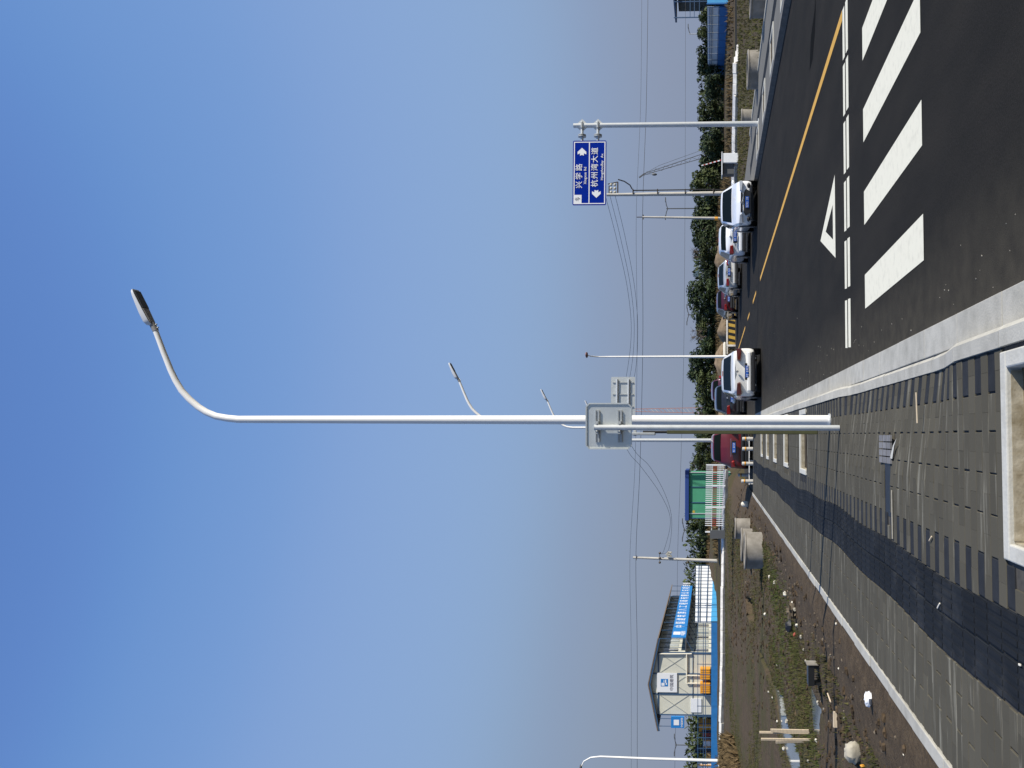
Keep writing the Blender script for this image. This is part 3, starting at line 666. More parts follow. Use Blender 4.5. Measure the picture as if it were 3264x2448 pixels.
# ------------------------------------------------------------------ cars
def smooth1(a, k=2):
    for _ in range(k): a = [a[0]] + [(a[i - 1] + 2 * a[i] + a[i + 1]) / 4 for i in range(1, len(a) - 1)] + [a[-1]]
    return a
def interp(keys, s, c):
    for i in range(len(keys) - 1):
        if s <= keys[i + 1][0]:
            a, b = keys[i], keys[i + 1]; t = (s - a[0]) / (b[0] - a[0]) if b[0] > a[0] else 0
            return a[c] + (b[c] - a[c]) * t
    return keys[-1][c]
def car(name, label, cat, keys, L, paintm, wins, opt, loc, rz, wheelr=.32, wb=(.19, .81)):
    # keys: (s rear->front, top, belt, half width, bottom); local y forward
    t = empty(name, loc, rz, label, cat, opt.get('group'))
    N = 72; S = [i / (N - 1) for i in range(N)]
    cols = [smooth1([interp(keys, s, c) for s in S]) for c in (1, 2, 3, 4)]
    def prof(s):
        f = max(0, min(N - 1.0001, s * (N - 1))); i = int(f); t_ = f - i
        return [c[i] * (1 - t_) + c[i + 1] * t_ for c in cols]
    def sect(s):
        top, belt, w_, zb = prof(s)
        e = min(1., min(s, 1 - s) / .035); ro = (1 - (1 - e) ** 2)
        w_ *= .90 + .10 * ro
        belt = min(belt, top - .02); gh = top - belt
        wr = w_ * .955 - gh * .42
        q = [(0, zb), (w_ * .80, zb), (w_ * .93, zb + .03), (w_ * .985, zb + .12), (w_, zb + (belt - zb) * .35), (w_ * 1.0, zb + (belt - zb) * .62), (w_ * .985, belt - .06), (w_ * .955, belt), (w_ * .945 - gh * .10, belt + gh * .15), (wr + gh * .06, top - gh * .22 - .012), (wr, top - min(.05, gh * .12) - .008), (wr * .86, top - .006), (wr * .5, top + .008), (0, top + .014)]
        return q
    def P(s, ti):  # ti in [-13, 13]
        q = sect(s); a = abs(ti); i = min(12, int(a)); f = a - i
        x = q[i][0] * (1 - f) + q[i + 1][0] * f; z = q[i][1] * (1 - f) + q[i + 1][1] * f
        # nose and tail plan curvature
        y = (s - .5) * L
        e = min(s, 1 - s); bow = max(0, .10 - e) / .10
        y += (1 if s < .5 else -1) * bow * .18 * (x / max(.3, q[5][0])) ** 2
        return Vector((math.copysign(x, ti) if ti else 0, y, z))
    def patch(nm, s0, s1, t0, t1, m, par=None, off=.007, ns=10, ntt=8, edge=None):
        V = []; F = []
        for i in range(ns + 1):
            for j in range(ntt + 1):
                s = s0 + (s1 - s0) * i / ns; a, b_ = t0, t1
                if edge: a, b_, s = edge(i / ns, j / ntt, s0, s1, t0, t1)
                tt = a + (b_ - a) * j / ntt
                p = P(s, tt); du = P(min(1, s + .004), tt) - P(max(0, s - .004), tt); dv = P(s, min(13, tt + .1)) - P(s, max(-13, tt - .1))
                n_ = du.cross(dv)
                if n_.length > 1e-9: n_.normalize()
                cen = Vector((0, p.y, .7))
                if n_.dot(p - cen) < 0: n_ = -n_
                V.append(p + n_ * off)
        for i in range(ns):
            for j in range(ntt): F.append((i * (ntt + 1) + j, i * (ntt + 1) + j + 1, (i + 1) * (ntt + 1) + j + 1, (i + 1) * (ntt + 1) + j))
        q = MB(); q.add(V, F); return q.build(nm, m, par or t, smooth=True)
    ts = [-k for k in range(13, 0, -1)] + list(range(0, 14)); nT = 27
    V = [P(s, tt) for s in S for tt in ts]
    # merge: ring from roof centre round the left, floor, right back to the roof centre
    F = [(i * nT + k, i * nT + k + 1, (i + 1) * nT + k + 1, (i + 1) * nT + k) for i in range(N - 1) for k in range(nT - 1)]
    F += [tuple(range(nT)), tuple((N - 1) * nT + k for k in range(nT))]
    q = MB(); q.add(V, F); body = q.build('body', paintm, t, smooth=True)
    # glass
    for nm, s0, s1, tw in wins['top']:
        def ed(a, b_, s0_, s1_, t0, t1, nm=nm): return t0, t1, s0_ + (s1_ - s0_) * a
        for sg in (1, -1): pass
        # spans across the roof line: sampled in x through both halves
        V = []; F = []; ns, nx = 10, 16
        for i in range(ns + 1):
            s = s0 + (s1 - s0) * i / ns
            for j in range(nx + 1):
                u = -1 + 2 * j / nx; tt = math.copysign(13 - abs(u) * (13 - tw), u if u else 1)
                p = P(s, tt); du = P(s + .004, tt) - P(s - .004, tt); n_ = Vector((0, -du.z, du.y)).normalized()
                if n_.z < 0: n_ = -n_
                V.append(p + n_ * .008)
        for i in range(ns):
            for j in range(nx): F.append((i * (nx + 1) + j, i * (nx + 1) + j + 1, (i + 1) * (nx + 1) + j + 1, (i + 1) * (nx + 1) + j))
        q = MB(); q.add(V, F); q.build(nm, GLASS, t, smooth=True)
    for s0, s1, sk0, sk1 in wins['side']:
        for sg in (1, -1):
            def ed(a, b_, s0_, s1_, t0, t1, sk0=sk0, sk1=sk1):
                lo = s0_ + (s1_ - s0_) * a; hi = (s0_ + sk0) + (s1_ + sk1 - s0_ - sk0) * a
                return t0, t1, lo + (hi - lo) * b_
            patch('side_window', s0, s1, sg * 7.5, sg * 9.75, GLASS, None, .006, 8, 6, ed)
    # wheels
    hw = prof(.5)[2]
    for sy in wb:
        for sg in (-1, 1):
            x = sg * (prof(sy)[2] - .20 + .006); y = (sy - .5) * L
            q = MB(); q.cyl((sg * (prof(sy)[2] - .03), y, wheelr + .015), wheelr + .055, sg * .042, 28, 'X'); q.build('wheel_arch', TRIMB, t)
            q = MB(); rr = wheelr; q.tube([(x - sg * .0, y, rr), (x + sg * .02, y, rr), (x + sg * .19, y, rr), (x + sg * .215, y, rr)], [rr - .03, rr, rr, rr - .03], 28); wh = q.build('wheel', TYRE, t, smooth=True)
            q = MB(); q.tube([(x + sg * .216, y, rr), (x + sg * .222, y, rr)], [rr * .66, rr * .6], 20); q.build('rim', RIM, wh)
    def bx_(nm, c, d, m, par=None, bev=.02, rzz=0):
        q = MB(); q.box(c, d, rzz); return q.build(nm, m, par or t, bevel=bev)
    yr = -L / 2; yf = L / 2
    opt['fit'](bx_, P, patch, prof, yr, yf, L, hw, t)
    for sg in (-1, 1):
        sm = opt.get('mirror', .66); p = P(sm, sg * 7.2)
        q = MB(); q.blob((p.x + sg * .10, p.y, p.z + .05), (.10, .07, .065), 12, 8, 0); q.build('mirror', opt.get('mirror_mat', paintm), t, smooth=True)
    return t
def plate(bx_, x, y, z, face):
    pl = bx_('number_plate', (x, y, z), (.44, .012, .14), PLATE, None, .004)
    for k in range(7):
        if k == 2: continue
        q = MB(); xx = x + (-.18 + .06 * k); q.box((xx, y + face * .0075, z), (.012, .004, .085)); q.box((xx + .014, y + face * .0075, z + .03), (.022, .004, .012)); q.box((xx + .014, y + face * .0075, z - (.03 if k % 2 else .0)), (.022, .004, .012)); q.build('plate_character', SWHITE, pl)
SED = [(0, .98, .80, .86, .36), (.02, 1.03, .84, .885, .27), (.10, 1.08, .88, .90, .22), (.15, 1.10, .90, .905, .2), (.33, 1.41, .92, .915, .19), (.44, 1.455, .92, .915, .19), (.56, 1.44, .91, .915, .19), (.74, 1.00, .88, .91, .2), (.78, .97, .86, .905, .2), (.93, .84, .76, .88, .22), (.98, .72, .66, .86, .24), (1, .6, .56, .83, .32)]
SUVK = [(0, 1.05, .85, .86, .42), (.015, 1.18, .92, .90, .32), (.05, 1.32, .98, .91, .26), (.14, 1.60, 1.02, .92, .25), (.25, 1.66, 1.03, .925, .25), (.5, 1.68, 1.02, .925, .25), (.6, 1.64, 1.0, .925, .25), (.75, 1.14, .98, .92, .26), (.93, 1.0, .9, .89, .28), (.985, .86, .78, .87, .3), (1, .7, .64, .84, .38)]
MPV = [(0, 1.02, .84, .88, .42), (.012, 1.22, .96, .92, .34), (.04, 1.50, 1.03, .925, .28), (.09, 1.78, 1.08, .93, .26), (.25, 1.86, 1.10, .935, .26), (.55, 1.85, 1.08, .935, .26), (.68, 1.78, 1.06, .93, .26), (.82, 1.22, 1.04, .92, .27), (.94, 1.05, .94, .9, .28), (.985, .85, .78, .87, .3), (1, .68, .62, .84, .38)]
HAT = [(0, .94, .78, .82, .38), (.015, 1.06, .88, .845, .3), (.05, 1.15, .92, .855, .24), (.15, 1.42, .94, .86, .22), (.28, 1.49, .95, .865, .21), (.5, 1.49, .94, .865, .21), (.6, 1.44, .92, .865, .21), (.77, 1.0, .9, .86, .22), (.93, .86, .78, .84, .24), (.985, .74, .66, .82, .26), (1, .6, .55, .79, .34)]
SEDW = dict(top=[('rear_window', .155, .315, 10.9), ('windscreen', .585, .735, 10.9)], side=[(.23, .44, .10, .0), (.455, .68, 0, -.10)])
SUVW = dict(top=[('rear_window', .052, .125, 10.9), ('windscreen', .62, .745, 10.9)], side=[(.10, .25, .05, .0), (.265, .45, 0, 0), (.465, .70, 0, -.09)])
MPVW = dict(top=[('rear_window', .036, .085, 10.9), ('windscreen', .70, .815, 10.9)], side=[(.07, .28, .02, 0), (.30, .52, 0, 0), (.535, .79, 0, -.10)])
HATW = dict(top=[('rear_window', .055, .14, 10.9), ('windscreen', .615, .765, 10.9)], side=[(.12, .28, .05, 0), (.295, .48, 0, 0), (.495, .72, 0, -.10)])
def lightpair(bx_, P, s, z0, z1, inner, outer, y, m, name):
    # shaped lamps on the tail or nose: five-sided lens wrapped round the corner
    for sg in (-1, 1):
        q = MB(); dy = -1 if y < 0 else 1
        V = [(sg * outer, y - dy * .22, z1 - .01), (sg * outer, y - dy * .20, z0 + .03), (sg * (outer - .05), y - dy * .035, z0 + .005), (sg * inner, y + dy * .014, z0 + .05), (sg * (inner + .04), y + dy * .012, z1 - .02), (sg * (outer - .05), y - dy * .04, z1)]
        V2 = [(p[0] * .9, p[1] - dy * .08, p[2]) for p in V]
        q.add(V + V2, [(0, 1, 2, 5), (2, 3, 4, 5), (0, 5, 11, 6), (5, 4, 10, 11), (1, 7, 8, 2), (2, 8, 9, 3), (3, 9, 10, 4), (0, 6, 7, 1)])
        q.build(name, m, None).parent = lightpair.t
def rearfit(tl=TLIGHT, lz=(.74, .92), pz=.60, dark_low=True, chrome=False, badge=True, wiper=False, inn=.42):
    def fit(bx_, P, patch, prof, yr, yf, L, hw, t):
        lightpair.t = t
        lightpair(bx_, P, 0, lz[0], lz[1], inn, hw * .965, yr + .012, tl, 'tail_light')
        q = bx_('bumper', (0, yr + .03, .47), (hw * 1.62, .12, .16), TRIMB if dark_low == 2 else opt_paint[0], None, .05)
        bx_('lower_valance', (0, yr + .06, .315), (hw * 1.6, .14, .13), TRIMB, None, .03)
        bx_('plate_recess', (0, yr - .002, pz), (.62, .03, .19), TRIMB, None, .015)
        plate(bx_, 0, yr - .024, pz, -1)
        if chrome: bx_('chrome_strip', (0, yr - .006, pz + .13), (.80, .03, .025), CHROME, None, .008)
        if badge:
            q = MB(); q.cyl((0, yr + .012, lz[1] - .03), .045, -.03, 14, 'Y'); q.build('badge', CHROME, t)
        for sg in (-1, 1):
            q = MB(); q.cyl((sg * .5, yr + .10, .24), .03, -.09, 10, 'Y'); q.build('exhaust', DGREY, t)
        bx_('high_brake_light', (0, 0, 0), (.2, .02, .02), TLIGHT, None, 0).location = P(.33 if prof(.33)[0] > 1.3 else .3, 12.9) + Vector((0, 0, .012))
    return fit
opt_paint = [PW]
def frontfit():
    def fit(bx_, P, patch, prof, yr, yf, L, hw, t):
        lightpair.t = t
        lightpair(bx_, P, 1, .60, .74, .46, hw * .955, yf - .03, HLIGHT, 'headlight')
        q = MB(); y = yf + .004
        V = [(-.40, y - .03, .56), (.40, y - .03, .56), (.52, y - .04, .48), (.42, y - .02, .29), (-.42, y - .02, .29), (-.52, y - .04, .48)]
        V2 = [(p[0], p[1] - .08, p[2]) for p in V]; q.add([(p[0], p[1] + .03, p[2]) for p in V] + V2, [(0, 1, 2, 3, 4, 5)] + [(i, (i + 1) % 6, 6 + (i + 1) % 6, 6 + i) for i in range(6)]); g = q.build('grille', TRIMB, t)
        bx_('upper_grille', (0, yf - .035, .655), (.80, .05, .07), TRIMB, None, .02)
        q = MB(); q.cyl((0, yf - .02, .655), .055, .025, 16, 'Y'); q.build('badge', CHROME, t)
        plate(bx_, 0, yf + .03, .43, 1)
        bx_('lower_valance', (0, yf - .10, .25), (hw * 1.5, .14, .10), TRIMB, None, .03)
        for sg in (-1, 1):
            q = MB(); q.blob((sg * .66, yf - .055, .37), (.11, .045, .07), 10, 6, 0); q.build('fog_light', TRIMB, t, smooth=True)
            bx_('wiper', (sg * .25, 0, 0), (.5, .012, .012), TRIMB, None, 0).location = P(.735, 12.9) + Vector((0, 0, .01))
    return fit
def place(p, L): return (p[0], p[1] + L / 2, 0)
opt_paint[0] = PW
car('parked_car', 'white sedan with smoked tail lights standing by the left kerb, rear view', 'car', SED, 4.62, PW, SEDW, dict(fit=rearfit(TLDARK, (.74, .93), .53, True, badge=True, inn=.42)), place((2.36, 31.7), 4.62), 0, .33)
opt_paint[0] = PDK
car('parked_car', 'dark grey sport utility car in front of the white sedan', 'car', SUVK, 4.6, PDK, SUVW, dict(fit=rearfit(TLIGHT, (.86, 1.06), .78, 2)), place((1.98, 45.0), 4.6), 0, .36)
opt_paint[0] = PMAR2
car('parked_car', 'plum coloured van half hidden beyond the dark grey car', 'car', MPV, 4.7, PMAR2, MPVW, dict(fit=rearfit(TLIGHT, (.95, 1.4), .75, 2, inn=.70)), place((2.85, 53.5), 4.7), 0, .34)
opt_paint[0] = PMAR
car('parked_car', 'maroon people carrier parked behind the bollards with chrome tailgate strip', 'car', MPV, 4.8, PMAR, MPVW, dict(fit=rearfit(TLIGHT, (.80, .98), .86, 2, chrome=True, badge=False, inn=.62)), place((-.52, 38.3), 4.8), 0, .34)
dl = 4.6; ang = R(180 - 9.5)
fc = G(2416, 644, 0)
car('parked_car', 'white sedan facing the camera beside the right kerb', 'car', SED, dl, PW2, SEDW, dict(fit=frontfit()), (fc.x + math.sin(ang) * dl / 2, fc.y - math.cos(ang) * dl / 2, 0), ang, .33)
opt_paint[0] = PW2
car('parked_car', 'white hatchback seen from behind, partly covered by the white sedan facing us', 'car', HAT, 4.1, PW2, HATW, dict(fit=rearfit(TLIGHT, (.80, 1.0), .74, True)), place((9.55, 40.2), 4.1), R(-5), .31)
opt_paint[0] = PSIL
car('parked_car', 'silver sedan seen from behind on the right, third in the parked row', 'car', SED, 4.5, PSIL, SEDW, dict(fit=rearfit(TLIGHT, (.78, .96), .78, True)), place((9.95, 52.0), 4.5), 0, .32)
opt_paint[0] = PRED
car('parked_car', 'small dark red car beyond the silver sedan', 'car', HAT, 3.9, PRED, HATW, dict(fit=rearfit(TLIGHT, (.78, .98), .66, 2)), place((9.35, 59.0), 3.9), R(3), .3)

# ------------------------------------------------------------------ low white coping wall and picket fence across the far bank
def T(X, Y, d): 
    p = D(X, Y, d); return p
t = empty('coping_wall', (-12, 58.5, 0), 0, 'low weathered white coping running across the left field edge', 'low wall')
cw = [D(2309, 1497, 58.5), D(2306, 1620, 58.6), D(2302, 1800, 58.8), D(2299, 2080, 59), D(2296, 2250, 59.2), D(2293, 2460, 59.4)]
for i in range(len(cw) - 1):
    for k in range(4):
        a = cw[i].lerp(cw[i + 1], k / 4); c = cw[i].lerp(cw[i + 1], (k + 1) / 4 - .004); j = Vector((0, 0, random.uniform(-.02, .02)))
        b = MB(); b.bar(a + j - t.location - Vector((0, 0, .09)), c + j - t.location - Vector((0, 0, .09)), .3, .24, (0, -.5, .86)); b.build('coping_stone', CWHITE, t, bevel=.02)
t = empty('picket_fence', D(2309, 1590, 58.3), 0, 'white picket fence with a red middle band in front of the green cabin', 'fence')
fo = t.location; np_ = 32
for i in range(np_ + 1):
    u = i / np_; p = D(2308.5 - 3.5 * u, 1482 + 213 * u, 58.3); h = 1.22
    if i > np_ - 3: continue
    b = MB(); b.box((p.x - fo.x, -.02, p.z - fo.z + h * .19), (.05, .03, h * .38)); pk = b.build('picket', PANW, t)
    b = MB(); b.box((p.x - fo.x, -.02, p.z - fo.z + h * .50), (.05, .03, h * .24)); b.build('red_band', RED, pk)
    b = MB(); b.box((p.x - fo.x, -.02, p.z - fo.z + h * .81), (.05, .03, h * .38)); b.build('picket_top', PANW, pk)
for hz in (.28, .78):
    b = MB(); b.bar(D(2308.5, 1482, 58.36) - fo + Vector((0, 0, hz)), D(2305, 1695, 58.36) - fo + Vector((0, 0, hz)), .03, .04); b.build('rail', PANW, t)
for u in (0., .31, .63, 1.):
    p = D(2308.5 - 3.5 * u, 1482 + 213 * u, 58.4) - fo; b = MB(); b.box((p.x, 0, p.z + .55), (.09, .09, 1.3)); b.build('fence_post', PANW, t)
b = MB(); p = D(2306, 1702, 58.6) - fo; b.box((p.x, .1, p.z + .4), (.55, .3, 1.0)); b.build('end_pier', DGREY, t)

# green cabin with a blue roof
p0, p1 = D(2290, 1506, 64), D(2290, 1652, 64); zb = terr(p0.x, 64); zt = D(2196, 1580, 64).z
t = empty('site_cabin', ((p0.x + p1.x) / 2, 65.4, zb), 0, 'green metal site cabin with flat dark blue roof behind the picket fence', 'cabin'); wd = p0.x - p1.x
b = MB(); b.box((0, 0, (zt - zb) / 2), (wd, 2.7, zt - zb)); b.build('wall', GREENC, t)
b = MB(); b.box((0, 0, zt - zb + .14), (wd + .34, 3.1, .30)); b.build('roof', ROOFBL, t, bevel=.03)
for u in (-.5, -.18, .16, .40, .5):
    b = MB(); b.box((-u * wd, -1.37, (zt - zb) / 2), (.06, .05, zt - zb)); b.build('panel_strip', PREB if u in (-.18, .16, .5) else GALV, t)
q = D(2167, 0, 64)
b = MB(); c = Vector((-.36 * wd, -1.36, (D(2211, 1634, 64).z - zb)))
V = [c]; 
for k in range(10): V.append(c + Vector((math.cos(R(36 * k + 90)) * (.16 if k % 2 == 0 else .07), 0, math.sin(R(36 * k + 90)) * (.16 if k % 2 == 0 else .07))))
b.add(V, [(0, k + 1, (k + 1) % 10 + 1) for k in range(10)]); b.build('star_emblem', mat('emblem_yellow', (.5, .38, .05), .6), t)

# ------------------------------------------------------------------ prefab site office on the left
dn = 75.; xr = D(2280, 2081, dn).x; xl = D(2280, 2281, dn).x; zb = 1.40; ze = D(2092, 2081, dn).z; zrg = D(2069, 2178, dn).z; df = 101.
t = empty('site_office', ((xr + xl) / 2, dn, zb), 0, 'two storey cream prefab site office with blue frame and low gable roof', 'building'); ox = (xr + xl) / 2
hw = (xr - xl) / 2; he = ze - zb; hr = zrg - zb - .05; Ld = df - dn
b = MB(); b.add([(-hw, 0, -.4), (hw, 0, -.4), (hw, 0, he), (0, 0, hr), (-hw, 0, he), (-hw, Ld, -.4), (hw, Ld, -.4), (hw, Ld, he), (0, Ld, hr), (-hw, Ld, he)], [(0, 1, 2, 3, 4), (5, 9, 8, 7, 6), (0, 5, 6, 1), (1, 6, 7, 2), (0, 4, 9, 5), (2, 7, 8, 3), (3, 8, 9, 4)]); b.build('wall', PREW, t)
ov = 1.25
def slope(x): return he + (hr - he) * (1 - abs(x) / hw)
b = MB()
for sg in (-1, 1):
    xo = sg * (hw + ov); V = [(0, -.35, hr + .06), (xo, -.35, slope(xo) + .06), (xo, Ld + .3, slope(xo) + .06), (0, Ld + .3, hr + .06)]
    b.add(V + [(p[0], p[1], p[2] + .09) for p in V], [(0, 1, 2, 3), (4, 7, 6, 5), (0, 4, 5, 1), (1, 5, 6, 2), (2, 6, 7, 3), (3, 7, 4, 0)])
rf = b.build('roof', ROOFB, t); rf['kind'] = 'stuff' if False else 'part'; del rf['kind']
for sg in (-1, 1):
    b = MB(); b.bar((0, -.30, hr + .0), (sg * (hw + ov), -.30, slope(hw + ov) - .0), .06, .16); b.build('barge_board', PREB, rf)
for u in (-1, -.33, .33, 1):
    b = MB(); x = u * (hw - .04); b.box((x, -.02, (slope(x)) / 2 - .1), (.09, .07, slope(x) - .05)); b.build('steel_column', PREB, t)
for z in (he - .18, 2.05):
    b = MB(); b.box((0, -.025, z), (2 * hw, .06, .10 if z > 3 else .05)); b.build('steel_beam', PREB, t)
for x0, x1 in ((-1, -.33), (-.33, .33), (.33, 1)):
    for z0, z1 in ((2.3, he - .2),):
        for a_, c_ in ((z0, z1), (z1, z0)):
            b = MB(); b.bar((x0 * hw, -.03, a_), (x1 * hw, -.03, c_), .02, .02); b.build('wire_brace', GALVD, t)
# white logo board with the firm's name
wb0 = D(2094, 2145, dn - .12); wb1 = D(2158, 2207, dn - .12)
bc = Vector(((wb0.x + wb1.x) / 2 - ox, -.09, (wb0.z + wb1.z) / 2 - zb)); sw = wb0.x - wb1.x; sh = wb0.z - wb1.z
b = MB(); b.box(bc, (sw, .05, sh)); lb_ = b.build('name_board', SWHITE, t)
FB = lambda dx, dz: Matrix.Translation((bc.x + dx, bc.y - .03, bc.z + dz)) @ Matrix.Rotation(R(90), 4, 'X')
b = MB(); b.box(bc + Vector((0, -.03, .22)), (.62, .01, .62)); b.build('logo', BLUES, lb_)
for dx, dz, w_, h_ in ((-.14, .34, .24, .26), (.12, .12, .26, .1), (.12, .26, .2, .05), (-.1, .05, .16, .1)):
    b = MB(); b.box(bc + Vector((dx, -.037, dz)), (w_, .006, h_)); b.build('logo_mark', SWHITE, lb_)
text('中国建筑', .34, 'lettering', SGREY, lb_, FB(0, -.42))
# white panels, drainpipes, orange units on the gable
b = MB(); p = D(2219, 2248, dn) - Vector((ox, 0, zb)); b.box((p.x, -.04, p.z), (.032 * 36, .05, .029 * 31)); b.build('notice_board', PANW, t)
px = lambda X, Y: (lambda q: (q.x - ox, -.12, q.z - zb))(D(X, Y, dn))
pp = [((2189, 2083), (2189, 2177)), ((2189, 2177), (2230, 2177)), ((2189, 2152), (2230, 2152)), ((2100, 2083), (2205, 2083))]
for a_, c_ in pp:
    b = MB(); b.tube([px(*a_), px(*c_)], .06, 8); b.build('drainpipe', PIPEC, t)
for i, (Y0, Y1) in enumerate(((2128, 2164), (2174, 2208))):
    q0 = D(2232, Y0, dn - .5); q1 = D(2264, Y1, dn - .5); cx = (q0.x + q1.x) / 2; cz = (q0.z + q1.z) / 2
    e = empty('equipment_cabinet', (cx, dn - .55, q1.z - .12), 0, ('orange equipment cabinet on the gable wall, nearer the road', 'orange equipment cabinet on the gable wall, farther from the road')[i], 'cabinet', 'orange cabinets on the site office gable')
    w_ = q0.x - q1.x; h_ = q0.z - q1.z
    b = MB(); b.box((0, .1, h_ / 2 + .12), (w_, .7, h_)); b.build('case', ORANGE, e, bevel=.02)
    for k in range(5):
        b = MB(); b.box((-w_ / 2 + w_ * (k + .5) / 5, -.26, h_ / 2 + .12), (w_ * .1, .03, h_ * .86)); b.build('door_rib', ORANGE, e)
    b = MB(); b.box((0, .1, -.15), (w_ * .9, .6, .5)); b.build('plinth', BLACKM, e)
# long wall facing the road: columns, windows in two storeys, gallery with sign
nb = 16; bw = Ld / nb
for i in range(nb + 1):
    b = MB(); b.box((hw + .01, i * bw, he / 2 - .2), (.06, .07, he)); b.build('steel_column', PREB, t)
for i in range(nb):
    for z0 in (.75, 3.35):
        b = MB(); b.box((hw + .012, (i + .5) * bw, z0 + .62), (.05, bw * .50, 1.25)); wn = b.build('window', WINC if (i * 7 + int(z0)) % 3 else WING, t)
        b = MB(); b.box((hw + .045, (i + .5) * bw, z0 + .62), (.02, .05, 1.25)); b.build('mullion', PANW, wn)
zg = 2.72
b = MB(); b.box((hw + .6, Ld / 2, zg - .06), (1.2, Ld, .10)); b.build('gallery_floor', DGREY, t)
for i in range(0, nb + 1, 2):
    b = MB(); b.box((hw + 1.15, i * bw, (slope(hw + 1.1) - zg) / 2 + zg), (.05, .05, slope(hw + 1.1) - zg)); b.build('gallery_post', PREB, t)
    b = MB(); b.bar((hw, i * bw, zg - .75), (hw + 1.1, i * bw, zg - .1), .05); b.build('gallery_strut', PREB, t)
# long blue fascia sign on the gallery rail
s0 = .15; s1 = Ld - .4
b = MB(); b.box((hw + 1.22, (s0 + s1) / 2, zg + .55), (.08, s1 - s0, 1.25)); sg_ = b.build('fascia_sign', BLUES, t)
FX = lambda y, z: Matrix.Translation((hw + 1.265, y, z)) @ Matrix.Rotation(R(90), 4, 'Z') @ Matrix.Rotation(R(90), 4, 'X')
b = MB(); b.box((hw + 1.265, 1.6, zg + .75), (.012, 1.1, .62)); b.build('logo', SWHITE, sg_)
text('中国建筑', .42, 'lettering', SWHITE, sg_, FX(1.6, zg + .18))
msg = '中国建筑第八工程局有限公司项目部'
for i, ch in enumerate(msg): text(ch, .95, 'lettering', SWHITE, sg_, FX(4.3 + i * 1.52, zg + .55))
# square blue sign on the far-left gallery end
b = MB(); q0 = D(2139, 2283, dn - .3); q1 = D(2181, 2319, dn - .3); b.box(((q0.x + q1.x) / 2 - ox, -.3, (q0.z + q1.z) / 2 - zb), (q0.x - q1.x, .3, q0.z - q1.z)); es = b.build('end_sign', BLUES, t)
b = MB(); b.box(((q0.x + q1.x) / 2 - ox, -.46, (q0.z + q1.z) / 2 - zb + .1), (.45, .012, .45)); b.build('logo', SWHITE, es)
text('中国建筑', .2, 'lettering', SWHITE, es, Matrix.Translation(((q0.x + q1.x) / 2 - ox, -.46, (q0.z + q1.z) / 2 - zb - .38)) @ Matrix.Rotation(R(90), 4, 'X'))
for Y in (2289, 2313):
    b = MB(); x = D(2100, Y, dn).x - ox; b.box((x, -.1, (q0.z - zb + slope(x)) / 2), (.04, .04, slope(x) - (q0.z - zb))); b.build('gallery_post', PREB, t)

# ------------------------------------------------------------------ blue fence of the left compound
def railfence(name, A, B, nb_, zb0, zb1, zt0, zt1, label, basem, panelm=None, base_h=.6, rails=(.35, .9)):
    t = empty(name, A, 0, label, 'fence'); A = Vector(A); B = Vector(B); dv = B - A
    rzz = math.atan2(dv.y, dv.x); Lx = math.hypot(dv.x, dv.y)
    def at(u, z): return Vector((dv.x * u, dv.y * u, z - A.z))
    n_ = Vector((-dv.y, dv.x, 0)).normalized()
    zb_ = lambda u: zb0 + (zb1 - zb0) * u; zt_ = lambda u: zt0 + (zt1 - zt0) * u
    for i in range(nb_):
        u0, u1 = i / nb_, (i + 1) / nb_ - .0006
        b = MB(); b.add([at(u0, zb_(u0) - .3) - n_ * .06, at(u1, zb_(u1) - .3) - n_ * .06, at(u1, zb_(u1) + base_h) - n_ * .06, at(u0, zb_(u0) + base_h) - n_ * .06] + [at(u0, zb_(u0) - .3) + n_ * .06, at(u1, zb_(u1) - .3) + n_ * .06, at(u1, zb_(u1) + base_h) + n_ * .06, at(u0, zb_(u0) + base_h) + n_ * .06], [(0, 1, 2, 3), (7, 6, 5, 4), (3, 2, 6, 7), (0, 4, 5, 1), (0, 3, 7, 4), (1, 5, 6, 2)]); b.build('base_panel', basem, t)
        if panelm:
            b = MB(); g = .008; b.add([at(u0 + g / 4, zb_(u0) + base_h) + n_ * .03 * s_ for s_ in (1,)] + [at(u1 - g / 4, zb_(u1) + base_h) + n_ * .03, at(u1 - g / 4, zt_(u1)) + n_ * .03, at(u0 + g / 4, zt_(u0)) + n_ * .03] + [at(u0 + g / 4, zb_(u0) + base_h) + n_ * .05, at(u1 - g / 4, zb_(u1) + base_h) + n_ * .05, at(u1 - g / 4, zt_(u1)) + n_ * .05, at(u0 + g / 4, zt_(u0)) + n_ * .05], [(0, 1, 2, 3), (7, 6, 5, 4), (0, 4, 5, 1), (1, 5, 6, 2), (2, 6, 7, 3), (3, 7, 4, 0)]); b.build('panel', panelm, t)
    for i in range(nb_ + 1):
        u = i / nb_; b = MB(); b.bar(at(u, zb_(u) - .2) - n_ * .05, at(u, zt_(u) + .05) - n_ * .05, .045); b.build('fence_post', PREB, t)
    for r in rails:
        b = MB(); b.bar(at(0, zb_(0) + base_h + (zt_(0) - zb_(0) - base_h) * r) - n_ * .05, at(1, zb_(1) + base_h + (zt_(1) - zb_(1) - base_h) * r) - n_ * .05, .05); b.build('rail', PREB, t)
    return t
c0 = D(2283, 2448 + 40, 72.5); c1 = D(2283, 1985, 72.5)
railfence('compound_fence', (c1.x, 72.5, 1.42), (c0.x, 72.5, 1.42), 15, 1.42, 1.42, 3.0, 3.0, 'blue railing on a solid blue base in front of the site office', BLUEF, None, .46, (.42, .58, .98))
railfence('panel_fence', (D(2278, 1984, 72.5).x, 72.6, 1.42), (D(2262, 1803, 96).x, 96, 1.40), 15, 1.35, 1.1, 3.2, 3.55, 'long white panelled fence on a light blue base receding beyond the site office', BLUEL, PANW, .55, (.3, .72, .84))
